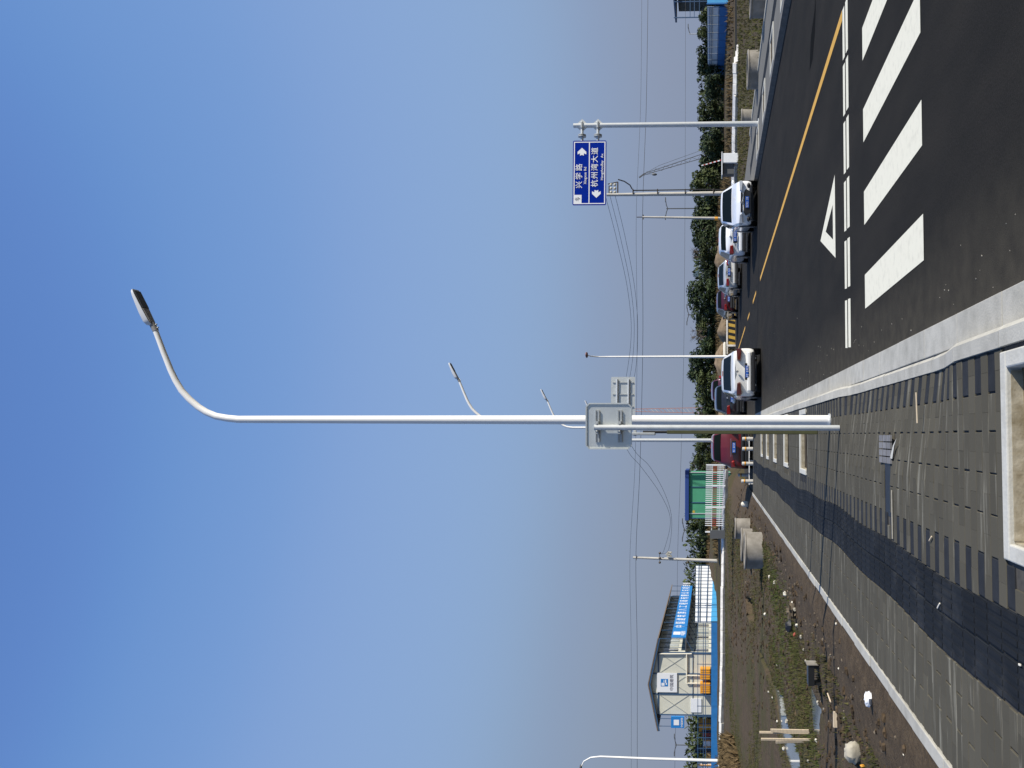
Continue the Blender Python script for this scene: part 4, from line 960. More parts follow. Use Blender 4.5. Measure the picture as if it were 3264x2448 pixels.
# building-site clutter behind the railing at the far left
clut = [(2296, 2330, 2228, 2258, ORANGE, 'orange formwork stack behind the blue railing'), (2318, 2345, 2238, 2262, RED, 'dark red formwork stack behind the blue railing'), (2350, 2375, 2242, 2266, PANW, 'pale panel stack behind the blue railing'), (2380, 2392, 2215, 2268, BLACKM, 'black upright pile behind the blue railing'), (2425, 2470, 2222, 2268, PANW, 'white cabin wall at the picture edge behind the railing')]
for Y0, Y1, X0, X1, m, lb in clut:
    a = D(X0, Y0, 78); c = D(X1, Y1, 78); t = empty('site_stack', ((a.x + c.x) / 2, 78, 1.3), 0, lb, 'site materials')
    for k in range(4):
        b = MB(); hh = (a.z - 1.3) / 4; b.box((random.uniform(-.06, .06), 0, hh * (k + .5)), (a.x - c.x - random.uniform(0, .15), 1.2, hh * .9)); b.build('panel', m, t)
    for s_ in (-1, 1):
        b = MB(); b.box((s_ * (a.x - c.x) * .4, -.65, (a.z - 1.3) / 2), (.06, .06, a.z - 1.25)); b.build('stay', PREB if m != PANW else ORANGE, t)

# ------------------------------------------------------------------ tall slim lamps at the cross street
def slim_lamp(base, topX, Y, d, dirx, label, headm, lean=0.):
    tp = D(topX, Y, d); t = empty('slim_street_lamp', base, 0, label, 'street lamp'); h = tp.z - base.z; dx = dirx
    b = MB(); pts = [(0, 0, 0), (lean * .4, 0, h * .5), (lean, 0, h * .86)]
    if dx: pts += [(lean + dx * .1, -.0, h * .93), (lean + dx * .45, 0, h * .98), (lean + dx, 0, h)]
    else: pts += [(lean, 0, h * .94), (lean, -.5, h * .985), (lean, -1.2, h)]
    b.tube(pts, [.11, .085, .065, .05, .04, .03], 12); b.build('pole', LAMPW, t, smooth=True)
    b = MB(); e = Vector(pts[-1]); b.blob(e + Vector((dx * .15, -.3 if not dx else 0, .02)), (.32 if dx else .22, .2 if dx else .42, .09), 12, 7, 0); b.build('lamp_head', headm, t, smooth=True)
    return t
HEADR = mat('lamp_head_reddish', (.22, .11, .10), .5)
slim_lamp(D(2294, 2425, 61), 1852, 2417, 61, -.75, 'slim white lamp pole at the far left with hooked dark head', DGREY, .16)
slim_lamp(Vector((D(2300, 1137, 64.5).x, 64.5, 0)), 1880, 1137, 64.5, 0, 'slim white lamp pole rising behind the white sedan, reddish head', HEADR)

# ------------------------------------------------------------------ black and yellow barrier at the end of the road
YEL = mat('barrier_yellow', (.52, .33, .05), .7, var=.1, scale=5)
a = D(2347, 1112, 67); c = D(2347, 880, 67); t = empty('striped_barrier', (a.x, 67, -.03), 0, 'low black and yellow striped barrier wall at the end of the road', 'barrier'); Lb = c.x - a.x
n = 24
for i in range(n):
    x0 = Lb * i / n; w_ = Lb / n; sk = .12
    b = MB(); V = [(x0, 0, .02), (x0 + w_, 0, .02), (x0 + w_ + sk, 0, .56), (x0 + sk, 0, .56)]; b.add(V + [(p[0], .25, p[2]) for p in V], [(0, 1, 2, 3), (7, 6, 5, 4), (0, 4, 5, 1), (1, 5, 6, 2), (2, 6, 7, 3), (3, 7, 4, 0)]); b.build('stripe', YEL if i % 2 else BLACKM, t)
b = MB(); b.box((Lb / 2, .12, .66), (Lb + .8, .34, .12)); b.build('white_cap', CWHITE, t, bevel=.02)
b = MB(); b.box((Lb / 2, .1, .0), (Lb + .5, .4, .06)); b.build('footing', CONC, t)
p = D(2311, 1120, 66.5); t = empty('concrete_block', (p.x, 66.5, 0), 0, 'rounded cream concrete rail end left of the striped barrier', 'concrete block')
b = MB(); b.tube([(.72, 0, .82), (.55, 0, .82), (-1.2, 0, .80)], [.07, .13, .13], 14); b.build('rail', FOAM, t, smooth=True)
for x in (.45, -.5): b = MB(); b.box((x, 0, .38), (.14, .14, .78)); b.build('leg', CWHITE, t)

# ------------------------------------------------------------------ right side: low white wall, barrier gate, rings, fence, dark building
wpts = [D(2346, 640, 64), D(2346, 480, 61), D(2347, 405, 60), D(2350, 300, 58), D(2350, 200, 57), D(2346, 140, 57)]
t = empty('low_white_wall', (wpts[2].x, 60, 0), 0, 'low white rough wall across the right-hand wasteland', 'low wall')
for i in range(len(wpts) - 1):
    for k in range(3):
        a = wpts[i].lerp(wpts[i + 1], k / 3); c = wpts[i].lerp(wpts[i + 1], (k + 1) / 3 - .004); h = .34 if i < 4 else .34 - .09 * (k + 1)
        a.z = c.z = h / 2 - .02 + random.uniform(-.015, .015); b = MB(); b.bar(a - t.location, c - t.location, .42, h, (0, -.62, .78)); b.build('wall_block', CWHITE, t, bevel=.02)
g0 = D(2340, 492, 58.5); t = empty('barrier_gate', (D(2340, 527, 58.5).x, 58.5, 0), 0, 'white barrier gate cabinet with raised striped boom behind the right-hand cars', 'barrier gate'); gz0 = 0; gz1 = D(2302, 500, 58.5).z
b = MB(); b.box((.38, 0, gz1 / 2), (.68, .9, gz1)); b.build('cabinet', PANW, t, bevel=.03)
b = MB(); b.box((-.32, .1, gz1 / 2 + .15), (.72, .7, gz1 - .3)); b.build('dark_annex', DGREY, t, bevel=.02)  # dark grey box against the left side of the white cabinet
b = MB(); b.box((.0, 0, gz1 + .02), (1.6, 1.0, .05)); b.build('lid', PANW, t)
ba = D(2300, 510, 58.4) - t.location; bb = D(2236, 528, 58.4) - t.location
for k in range(10):
    b = MB(); b.bar(ba.lerp(bb, k / 10), ba.lerp(bb, (k + 1) / 10), .06); b.build('boom_segment', PANW if k % 2 else RED, t)
def ring(X0, X1, Y0, Y1, d, label, zb_=None, name='concrete_ring'):
    a = D(X0, Y0, d); c = D(X1, Y1, d); r = abs(a.x - c.x) / 2; cx = (a.x + c.x) / 2; zb_ = c.z if zb_ is None else zb_; h = a.z - zb_
    t = empty(name, (cx, d + r, zb_), 0, label, 'concrete ring', 'concrete manhole rings lying about'); n = 28
    b = MB(); V = []
    for rr, z in ((r, -.1), (r, h), (r * .84, h), (r * .84, -.1)):
        for k in range(n): V.append((rr * math.cos(2 * math.pi * k / n), rr * math.sin(2 * math.pi * k / n), z))
    F = []
    for q in range(3):
        for k in range(n): F.append((q * n + k, q * n + (k + 1) % n, (q + 1) * n + (k + 1) % n, (q + 1) * n + k))
    b.add(V, F); b.build('shell', CONC, t, smooth=True)
    b = MB(); b.tube([(r * .99 * math.cos(2 * math.pi * k / n), r * .99 * math.sin(2 * math.pi * k / n), h - .035) for k in range(n + 1)], .035, 6); b.build('rim', CONC, t, smooth=True)
ring(2374, 2432, 1702, 1822, 31.5, 'large concrete ring in the weedy field, lit side towards the road')
ring(2363, 2405, 1690, 1795, 36.5, 'concrete ring half hidden behind the largest ring in the field')
ring(2343, 2392, 1655, 1722, 38.5, 'smaller concrete ring farthest back among the field rings')
ring(2384, 2436, 138, 256, 31, 'concrete ring beside the right pavement, dark on its left')
ring(2363, 2404, 340, 392, 36, 'short concrete ring behind the blue sign post')
ring(2392, 2458, -70, 28, 27, 'concrete ring cut by the right picture edge')
A = D(2322, 20, 79); B = D(2303, 287, 120)
railfence('blue_site_fence', (B.x, 120, .25), (A.x, 79, .25), 13, .25, .25, 2.35, 2.25, 'dark blue railed fence with pale panels behind it on the right', BLUEF, PANW, .85, (.05, .62, .8))
t = empty('blue_hoarding', (A.x, 78.6, .2), 0, 'bright blue hoarding panel at the right picture edge', 'hoarding')
for k in range(4): b = MB(); b.box((.9 + k * 1.52, 0, 1.0), (1.5, .08, 2.1)); b.build('panel', BLUEL, t)
b = MB(); b.box((.06, -.02, 1.0), (.12, .14, 2.2)); b.build('corner_post', BLUEF, t)
# dark two-storey block behind
p = D(2148, 60, 100); z1 = p.z; xl_ = D(2200, 36, 106).x * 1.0
t = empty('slate_prefab', (xl_ + 8, 100, 0), 0, 'dark slate two storey prefab with outside gallery at the right picture edge', 'building')
b = MB(); b.box((0, 3, z1 / 2 - .2), (16, 6, z1 - .3)); b.build('wall', PRESL, t)
xo = D(2150, 72, 106.5).x - (xl_ + 8); b = MB(); b.box((xo + 9.5, 2.8, z1 + .0), (19, 7.4, .22)); b.build('roof', PREB, t)
xg = D(2200, 66, 100).x - (xl_ + 8) + .3
for x in (xg, xg + (-8 - xg) * .5, -8.05):
    b = MB(); b.box((x, -.2, z1 / 2), (.1, .1, z1)); b.build('gallery_post', PREB, t)
for z in (z1 * .52, z1 * .52 + .6, z1 * .52 + 1.1):
    b = MB(); b.bar((xg, -.2, z), (-8, -.2, z), .07); b.build('gallery_rail', PREB, t)
for k in range(6):
    for z in (1.2, 4.0):
        b = MB(); b.box((-6.8 + k * 2.6, -.02, z + .3), (1.3, .06, 1.3)); b.build('window', WING, t)

# ------------------------------------------------------------------ utility poles and wires
def upole(base, top, r0, label, extra=None):
    t = empty('utility_pole', base, 0, label, 'utility pole'); v = top - base
    b = MB(); b.tube([(0, 0, 0), v * .5, v], [r0, r0 * .82, r0 * .62], 12); b.build('shaft', CONCP, t, smooth=True)
    return t, v
bA = D(2330, 616, 49.); bA.z = 0; tA = D(1934, 621, 49.)
t, v = upole(bA, tA, .14, 'concrete utility pole with insulator rack rising behind the white sedan facing us')
rk = MB(); z0 = D(1968, 600, 49).z; 
c0_ = D(1957, 603, 49) - bA
b = MB(); b.bar(c0_ + Vector((-.35, 0, -.22)), c0_ + Vector((.42, 0, -.22)), .07); b.bar(c0_ + Vector((-.35, 0, .28)), c0_ + Vector((.2, 0, .28)), .06); b.bar(c0_ + Vector((.42, 0, -.22)), c0_ + Vector((.3, 0, .35)), .05); b.build('rack', INSUL, t)
for i in range(3):
    for j in range(2):
        b = MB(); q = c0_ + Vector((-.18 + .22 * i, 0, -.05 + .22 * j)); b.blob(q, (.085, .085, .085), 10, 6, 0); b.build('insulator', INSW, t, smooth=True)
b = MB(); e0 = D(1972, 570, 49) - bA; pts = [D(1970, 572, 49) - bA, D(1990, 578, 49) - bA, D(2008, 590, 49) - bA, D(2014, 601, 49) - bA, D(2020, 607, 49) - bA] + [D(X, 607 - (X - 2020) * .013, 49) - bA for X in (2080, 2160, 2260)] + [Vector((.16, 0, .1))]
b.tube(pts, .035, 8); b.build('cable_conduit', BLACKM, t, smooth=True)
for X in (2018, 2096, 2184, 2274):
    q = D(X, 612, 49) - bA; b = MB(); b.box((q.x, 0, q.z), (.3, .3, .05)); b.build('strap', INSUL, t, bevel=.01)
bB = D(2300, 697, 66.); bB.z = 0.1; tB = D(2048, 692, 66.)
t, v = upole(bB, tB, .115, 'slender pale pole with yellow collar among the far trees')
for zz, m in ((D(2283, 696, 66).z - .1, ORANGE),): b = MB(); b.tube([(0, 0, zz - .12), (0, 0, zz + .12)], .15, 12); b.build('yellow_collar', m, t)
b = MB(); b.box((v.x, 0, v.z - .05), (.36, .1, .08)); b.build('cross_arm', INSUL, t)
b = MB(); b.cyl((v.x, 0, v.z), .035, .45, 8); b.build('top_pin', INSUL, t)
bC = D(2284, 1788, 76.); tC = D(2018, 1777, 76.); bC.z = 1.3
t, v = upole(bC, tC, .15, 'leaning concrete utility pole left of the picket fence')
for (X, Y) in ((2103, 1763), (2103, 1779), (2103, 1793), (2192, 1793)):
    q = D(X, Y, 75.8) - bC; b = MB(); b.blob(q, (.11, .11, .11), 10, 6, 0); b.build('insulator', INSUL, t, smooth=True)
b = MB(); b.bar(D(2103, 1760, 75.9) - bC, D(2103, 1796, 75.9) - bC, .05); b.build('cross_arm', INSUL, t)
q = D(2130, 1768, 75.9) - bC
for k in range(3): b = MB(); b.box(q + Vector((.02 + .16 * k - .15, 0, .1 * (k % 2) - .1)), (.12, .3, .42)); b.build('fuse', INSW, t, bevel=.03)
b = MB(); b.bar(D(2028, 1770, 75.9) - bC, D(2028, 1786, 75.9) - bC, .06); b.build('cross_arm', INSUL, t)
bD = D(2300, 1345, 62); bD.z = 0; tD = D(1958, 1345, 62)
upole(bD, tD, .12, 'utility pole hidden straight behind the nearest white lamp')
def wire(pts, r, label, n=18):
    # pts: list of photo points with distances, joined by a sagging smooth curve
    P_ = [D(*p) for p in pts]; out = []
    for i in range(len(P_) - 1):
        p0 = P_[max(i - 1, 0)]; p1 = P_[i]; p2 = P_[i + 1]; p3 = P_[min(i + 2, len(P_) - 1)]
        for k in range(n):
            u = k / n; out.append(.5 * ((2 * p1) + (p2 - p0) * u + (2 * p0 - 5 * p1 + 4 * p2 - p3) * u * u + (3 * p1 - p0 - 3 * p2 + p3) * u ** 3))
    out.append(P_[-1]); b = MB(); b.tube(out, r * .8, 5, False); o = b.build('overhead_wire', CABLE, None); return tag(o, label, 'wire', 'overhead wires')
wire([(2066, -60, 66), (2060, 330, 66), (2048, 693, 66), (2049, 1080, 68), (2040, 1480, 72), (2027, 1776, 76), (2031, 2080, 79), (2031, 2500, 82)], .022, 'upper long wire crossing the whole picture low in the sky')
wire([(2046, -60, 66), (2042, 330, 66), (2028, 693, 66), (2031, 1080, 68), (2024, 1480, 72), (2008, 1776, 76), (2012, 2080, 79), (2012, 2500, 82)], .014, 'thin companion wire just above the long crossing wire')
wire([(2185, -60, 80), (2184, 500, 80), (2180, 1080, 80), (2170, 1480, 80), (2160, 1770, 80), (2157, 2080, 80), (2150, 2500, 80)], .016, 'lowest crossing wire just above the tree tops')
for k, (dx, lb) in enumerate(((0, 'sagging wire from insulator rack, uppermost of three'), (12, 'sagging wire from insulator rack, middle of three'), (26, 'sagging wire from insulator rack, lowest of three'))):
    wire([(1930 + dx * 1.2, 625, 49), (1965 + dx * 1.1, 760, 52), (2000 + dx * .9, 920, 55), (2012 + dx * .8, 1060, 57), (1996 + dx, 1200, 60), (1962 + dx * .6, 1345, 62)], .014, lb)
for k, (dx, lb) in enumerate(((0, 'deep sagging wire down to the leaning pole, upper one'), (14, 'deep sagging wire down to the leaning pole, lower one'))):
    wire([(1962 + dx * .4, 1345, 62), (2003 + dx * 1.6, 1440, 65), (2045 + dx * 2, 1490, 67), (2108 + dx * 1, 1580, 70), (2137 + dx * .3, 1660, 72), (2117 + dx, 1752, 75.5), (2105, 1766, 75.8)], .016, lb)

# ------------------------------------------------------------------ far machinery and lamps
p = D(2232, 498, 160); t = empty('crawler_crane', (p.x, 160, 0), 0, 'far lattice crane jib slanting above the trees', 'crane'); j0 = D(2250, 494, 160) - t.location; j1 = D(2051, 556, 160) - t.location
u_ = Vector((.9, 0, .45)) * .75
for s_ in (-.5, .5): b = MB(); b.bar(j0 + u_ * s_ * 1.1, j1 + u_ * s_ * .3, .10); b.build('jib_chord', DGREY, t)
for k in range(14):
    a = j0.lerp(j1, k / 14); c = j0.lerp(j1, (k + 1) / 14); s_ = .5 if k % 2 else -.5; b = MB(); b.bar(a + u_ * s_, c - u_ * s_ * .9, .05); b.build('lacing', DGREY, t)
b = MB(); b.bar(D(2100, 528, 160) - t.location, D(2238, 478, 160) - t.location, .05); b.bar(D(2051, 556, 160) - t.location, D(2100, 528, 160) - t.location, .05); b.build('pendant_line', DGREY, t)
b = MB(); b.bar(j1, j1 + Vector((-.6, 0, .8)), .22); b.build('jib_head', DGREY, t)
b = MB(); b.blob(D(2086, 556, 160) - t.location, (.25, .25, .5), 8, 6, 0); b.build('hook_block', DGREY, t)
b = MB(); b.bar(j1, D(2084, 556, 160) - t.location, .03); b.build('hoist_rope', DGREY, t)
p = D(2225, 1308, 150); t = empty('lattice_mast', (p.x, 150, 0), 0, 'far red and white lattice mast beside the nearest lamp pole', 'mast'); zt_ = D(2022, 1303, 150).z; n = 22
for sx in (-1, 1):
    for sy in (-1, 1): b = MB(); b.bar((sx * .55, sy * .55, 0), (sx * .22, sy * .22, zt_), .09); b.build('leg', CRANER, t)
for k in range(n):
    z0, z1_ = zt_ * k / n, zt_ * (k + 1) / n; w0 = .55 - .33 * k / n
    for sy in (-1, 1):
        b = MB(); b.bar((-w0, sy * w0, z0), (w0, sy * w0, z1_), .055); b.build('lacing', CRANEW if k % 4 < 2 else CRANER, t)
def farlamp(X0, X1, Y, d, label, two):
    p = D(X1, Y, d); t = empty('far_lamp', (p.x, d, 0), 0, label, 'street lamp', 'far street lamps'); z = D(X0, Y, d).z
    b = MB(); b.tube([(0, 0, 0), (0, 0, z)], [.1, .07], 6); b.build('pole', DGREY if two else GALV, t)
    for s_ in ((-1, 1) if two else (1,)):
        b = MB(); b.tube([(0, 0, z - .2), (s_ * .5, 0, z), (s_ * 1.1, 0, z + .1)], .06, 6); a = b.build('arm', DGREY, t)
        b = MB(); b.box((s_ * 1.3, 0, z + .12), (.6, .25, .12)); b.build('lamp_head', DGREY, a)
farlamp(2124, 2260, 664, 120, 'far dark double headed lamp left of the pale pole with yellow collar', True)
farlamp(2178, 2260, 1690, 120, 'far double headed lamp above the end pier of the picket fence', True)
farlamp(2152, 2260, 2376, 130, 'far thin lamp beside the slim white lamp at left', True)
farlamp(2192, 2270, 1003, 130, 'far thin lamp between the rounded trees behind the barrier', True)
farlamp(2196, 2270, 108, 130, 'far thin lamp above the right blue fence', False)
p = D(2290, 872, 112); t = empty('post_box_sign', (p.x, 112, 0), 0, 'small slate sign box on a pole poking above the trees', 'sign')
z = D(2219, 872, 112).z; b = MB(); b.tube([(0, 0, 0), (0, 0, z)], .08, 8); b.build('pole', GALV, t)
b = MB(); b.box((0, -.1, z), (.8, .3, .75)); b.build('box', mat('slate_box', (.08, .13, .17), .5), t, bevel=.02)

# ------------------------------------------------------------------ vegetation
def crown(seed, n_leaf, leaf, squash=1., cone=False):
    rr = random.Random(seed); blobs = []
    if cone:
        for i in range(7): z = -.9 + i * .3; blobs.append((0, 0, z, max(.08, .5 * (1 - (z + 1) / 2.1))))
    else:
        blobs.append((0, 0, -.1, .62))
        for i in range(15):
            a = rr.uniform(0, 6.28); z = rr.uniform(-.85, .72); q = math.sqrt(max(.05, 1 - z * z)) * rr.uniform(.45, .85)
            blobs.append((q * math.cos(a), q * math.sin(a), z, rr.uniform(.22, .42)))
    tw = sum(b_[3] ** 2 for b_ in blobs); V = []; F = []
    for bx, by, bz, br in blobs:
        for _ in range(int(n_leaf * br * br / tw)):
            v = Vector((rr.gauss(0, 1), rr.gauss(0, 1), rr.gauss(0, 1))).normalized(); q = br * rr.uniform(.72, 1.08)
            p = Vector((bx, by, bz)) + v * q
            nrm = (v + Vector((rr.gauss(0, .5), rr.gauss(0, .5), rr.gauss(0, .5) + .25))).normalized()
            u = nrm.cross(Vector((rr.gauss(0, 1), rr.gauss(0, 1), rr.gauss(0, 1)))).normalized(); w_ = nrm.cross(u)
            l = leaf * rr.uniform(.6, 1.3); i0 = len(V)
            V += [p - u * l, p + w_ * l * .55, p + u * l, p - w_ * l * .55]; F.append((i0, i0 + 1, i0 + 2, i0 + 3))
    me = bpy.data.meshes.new('crown'); me.from_pydata([tuple(v) for v in V], [], F); return me
CR = [crown(s_, 2600, .085) for s_ in range(6)]; CONE = crown(99, 1200, .09, cone=True)
for i, m in enumerate(CR): m.materials.append(LEAF if i % 3 else LEAF2)
CONE.materials.append(LEAF)
def trunk_mesh(seed):
    rr = random.Random(seed); b = MB(); b.tube([(0, 0, -.2), (.02, 0, .35), (.0, .03, .75), (.03, 0, 1.1)], [.07, .055, .04, .015], 8)
    for k in range(5):
        a = rr.uniform(0, 6.28); z = rr.uniform(.25, .7); L_ = rr.uniform(.3, .55)
        b.tube([(0, 0, z), (math.cos(a) * L_ * .5, math.sin(a) * L_ * .5, z + L_ * .4), (math.cos(a) * L_, math.sin(a) * L_, z + L_ * .9)], [.03, .02, .008], 6)
    me = bpy.data.meshes.new('trunk'); me.from_pydata(b.v, [], b.f); me.materials.append(BARK); return me
TR = [trunk_mesh(s_) for s_ in range(3)]
def tree(X, Y, hwpx, d, label, var, cone=False, zb_=None, group='evergreen trees along the far tree line'):
    base = D(2300, Y, d); zb_ = terr(base.x, d) if zb_ is None else zb_; top = D(X, Y, d).z; h = top - zb_; hw = hwpx * d / 2750
    t = empty('evergreen_tree', (base.x, d, zb_), random.uniform(0, 6.28), label, 'tree', group)
    tr = bpy.data.objects.new('trunk', TR[var % 3]); col.objects.link(tr); tr.parent = t; tr.scale = (hw * .55, hw * .55, h * .55)
    cr = bpy.data.objects.new('crown', CONE if cone else CR[var % 6]); col.objects.link(cr); cr.parent = t
    cr.scale = (hw, hw, h * .50); cr.location = (0, 0, h * .51)
TL = [(81, 2228, 46), (180, 2216, 56), (273, 2246, 44), (361, 2224, 52), (450, 2220, 48), (515, 2232, 46), (590, 2206, 50), (655, 2204, 46), (728, 2201, 56), (804, 2230, 44), (872, 2226, 44), (952, 2192, 64), (1033, 2222, 52), (1099, 2232, 46), (1166, 2191, 52), (1236, 2220, 52), (1305, 2222, 50), (1372, 2220, 48), (1439, 2217, 50), (1500, 2220, 46), (1575, 2226, 46), (1662, 2200, 30), (1690, 2224, 34), (1758, 2222, 44)]
NTH = ['leftmost'] + [w_ + ' from the left' for w_ in 'second third fourth fifth sixth seventh eighth ninth tenth eleventh twelfth'.split()] + [w_ + ' from the right' for w_ in 'twelfth eleventh tenth ninth eighth seventh sixth fifth fourth third second'.split()] + ['rightmost']
for i, (Y, X, hp) in enumerate(TL):
    k = len(TL) - i
    nth = NTH[k - 1]
    look = 'tallest rounded dark' if X < 2195 else ('full dark' if X < 2210 else 'low dark')
    tree(X - 2, Y, hp * 1.12, 100 + (i * 5 % 9), f'{look} evergreen tree, {nth} along the far tree line', i)
tree(2196, 1713, 13, 98, 'narrow pointed conifer left of the picket fence', 1, True)
for i, (Y, X, hp, d) in enumerate(((2310, 2212, 60, 130), (2400, 2208, 60, 130), (1950, 2238, 70, 135), (1850, 2236, 60, 135))):
    tree(X, Y, hp, d, ('hazy bush mass behind the left compound, beside the end sign', 'hazy bush mass behind the left compound, at the picture edge', 'low green bush behind the site office, nearer the gable', 'low green bush behind the white panelled fence')[i], i + 2, group='bushes behind the left compound')
# undergrowth below the tree line reads as one mass
rr = random.Random(5); V = []; F = []
for _ in range(24000):
    x = rr.uniform(-62, 56); y = rr.uniform(104, 118); z = terr(x, y); hh = 2.9 + .7 * mn.noise(Vector((x * .12, y * .1, 2)))
    p = Vector((x, y, z + rr.random() ** 1.3 * hh)); u = Vector((rr.gauss(0, 1), rr.gauss(0, 1), rr.gauss(0, 1))).normalized(); w_ = u.cross(Vector((0, 0, 1))).normalized(); l = rr.uniform(.18, .4); i0 = len(V)
    V += [p - u * l, p + w_ * l * .5, p + u * l, p - w_ * l * .5]; F.append((i0, i0 + 1, i0 + 2, i0 + 3))
me = bpy.data.meshes.new('thicket'); me.from_pydata([tuple(v) for v in V], [], F); me.materials.append(LEAF2)
o = bpy.data.objects.new('thicket', me); col.objects.link(o); o['kind'] = 'stuff'; tag(o, 'dark undergrowth filling in below the far tree line', 'undergrowth')
def grass(name, pts, h0, h1, m, label, cat):
    V = []; F = []
    for x, y in pts:
        z = terr(x, y)
        for _ in range(3):
            a = rr.uniform(0, 6.28); h = rr.uniform(h0, h1); wv = h * .16; lx, ly = rr.gauss(0, h * .4), rr.gauss(0, h * .4); jx, jy = rr.gauss(0, .03), rr.gauss(0, .03); i0 = len(V)
            V += [(x + jx - math.cos(a) * wv, y + jy - math.sin(a) * wv, z - .01), (x + jx + math.cos(a) * wv, y + jy + math.sin(a) * wv, z - .01), (x + jx + lx, y + jy + ly, z + h)]; F.append((i0, i0 + 1, i0 + 2))
    me = bpy.data.meshes.new(name); me.from_pydata(V, [], F); me.materials.append(m); o = bpy.data.objects.new(name, me); col.objects.link(o); o['kind'] = 'stuff'; tag(o, label, cat)
pts = []
def wet(x, y): return any(bb[0] + .5 < x < bb[1] - .5 and inpoly(x, y, P_) for (z_, P_), bb in zip(PUDW, PBB))
while len(pts) < 17000:
    y = rr.uniform(9, 57) ; x = rr.uniform(-3.9 - .42 * y * .9, -3.7)
    if mn.noise(Vector((x * .35, y * .22, 4.4))) + .35 * mn.noise(Vector((x * 1.5, y * 1.5, 1))) > rr.uniform(-.15, .45) and not wet(x, y): pts.append((x, y))
grass('weeds', pts, .03, .085, GRASSM, 'short olive weeds covering the left field', 'weeds')
pts = [(rr.uniform(-28, -16), rr.uniform(43, 57.5)) for _ in range(9000)]
pts = [p for p in pts if mn.noise(Vector((p[0] * .3, p[1] * .3, 8))) > -.25 and p[0] < -.34 * p[1]]
grass('dry_grass', pts, .25, .6, DRYG, 'tall dry straw coloured grass below the white coping', 'dry grass')
pts = []
for _ in range(14000):
    x = rr.uniform(-60, 60); y = rr.uniform(68, 104)
    if abs(x + 18) < 8 and y < 96: continue
    if x > 27 and y > 74: continue
    pts.append((x, y))
grass('bank_grass', pts, .15, .5, DRYG, 'brown dead grass on the bank below the trees', 'dry grass')
pts = [(rr.uniform(13.8, 36), rr.uniform(18, 58)) for _ in range(9000)]
GRASSR = mat('roadside_green', (.075, .085, .022), .9, scale=.5, c2=(.085, .068, .032), fac=(.42, .6), island=.3, spec=.1)
grass('roadside_weeds', pts, .05, .16, GRASSR, 'low weeds on the wasteland right of the road', 'weeds')
BRIGHTG = mat('bright_weeds', (.052, .078, .018), .9, scale=1.5, c2=(.062, .062, .022), island=.3, spec=.1)
pts = []
for X, Y, sx, sy, nn in ((2462, 1850, .5, 2.0, 500), (2478, 1890, .5, 1.6, 500), (2495, 1990, .7, 1.5, 450), (2480, 2105, .6, 1.6, 500), (2520, 2080, .6, 1.4, 300), (2590, 2405, .5, 1.0, 300)):
    c = G(X, Y, -.15)
    for _ in range(int(nn * .6)): pts.append((c.x + rr.gauss(0, sx), c.y + rr.gauss(0, sy)))
grass('bright_weeds', [p for p in pts if p[0] < -3.2], .03, .10, BRIGHTG, 'brighter green weed patches between the rings and the long puddle', 'weeds')
# bare trees
def bare(X, Y, d, label, seed, h=None):
    base = D(2300, Y, d); zb_ = terr(base.x, d); h = D(X, Y, d).z - zb_; r2 = random.Random(seed)
    t = empty('bare_tree', (base.x, d, zb_), 0, label, 'tree', 'bare trees'); b = MB()
    b.tube([(0, 0, 0), (.05, 0, h * .5), (0, 0, h)], [.09, .06, .015], 6); b.build('trunk', TWIG, t); c = MB()
    for k in range(22):
        z = r2.uniform(.4, .95) * h; a = r2.uniform(0, 6.28); L_ = r2.uniform(.3, .9) * (1.3 - z / h)
        p1 = Vector((math.cos(a) * L_ * .6, math.sin(a) * L_ * .6, z + L_ * .5)); p2 = p1 + Vector((math.cos(a) * L_ * .4, math.sin(a) * L_ * .4, L_ * .6))
        c.tube([(0, 0, z), p1, p2], [.03, .02, .008], 4)
        for q in range(3): e = p1 + Vector((r2.gauss(0, .3), r2.gauss(0, .3), r2.uniform(.1, .5))); c.tube([p1, e], [.014, .006], 3)
    o = c.build('branches', TWIG, t); o['kind'] = 'stuff'
for i, (X, Y) in enumerate(((2205, 800), (2206, 818), (2206, 1055), (2203, 1075), (2212, 1480), (2218, 1330))):
    bare(X, Y, 104, ('bare twiggy tree right of the slate sign box, nearer the road sign', 'bare twiggy tree just right of the slate sign box', 'bare tree between the tallest evergreen and the slim lamp, right one', 'bare tree between the tallest evergreen and the slim lamp, left one', 'bare tree beside the end of the picket fence', 'bare tree right beside the red lattice mast')[i], i)

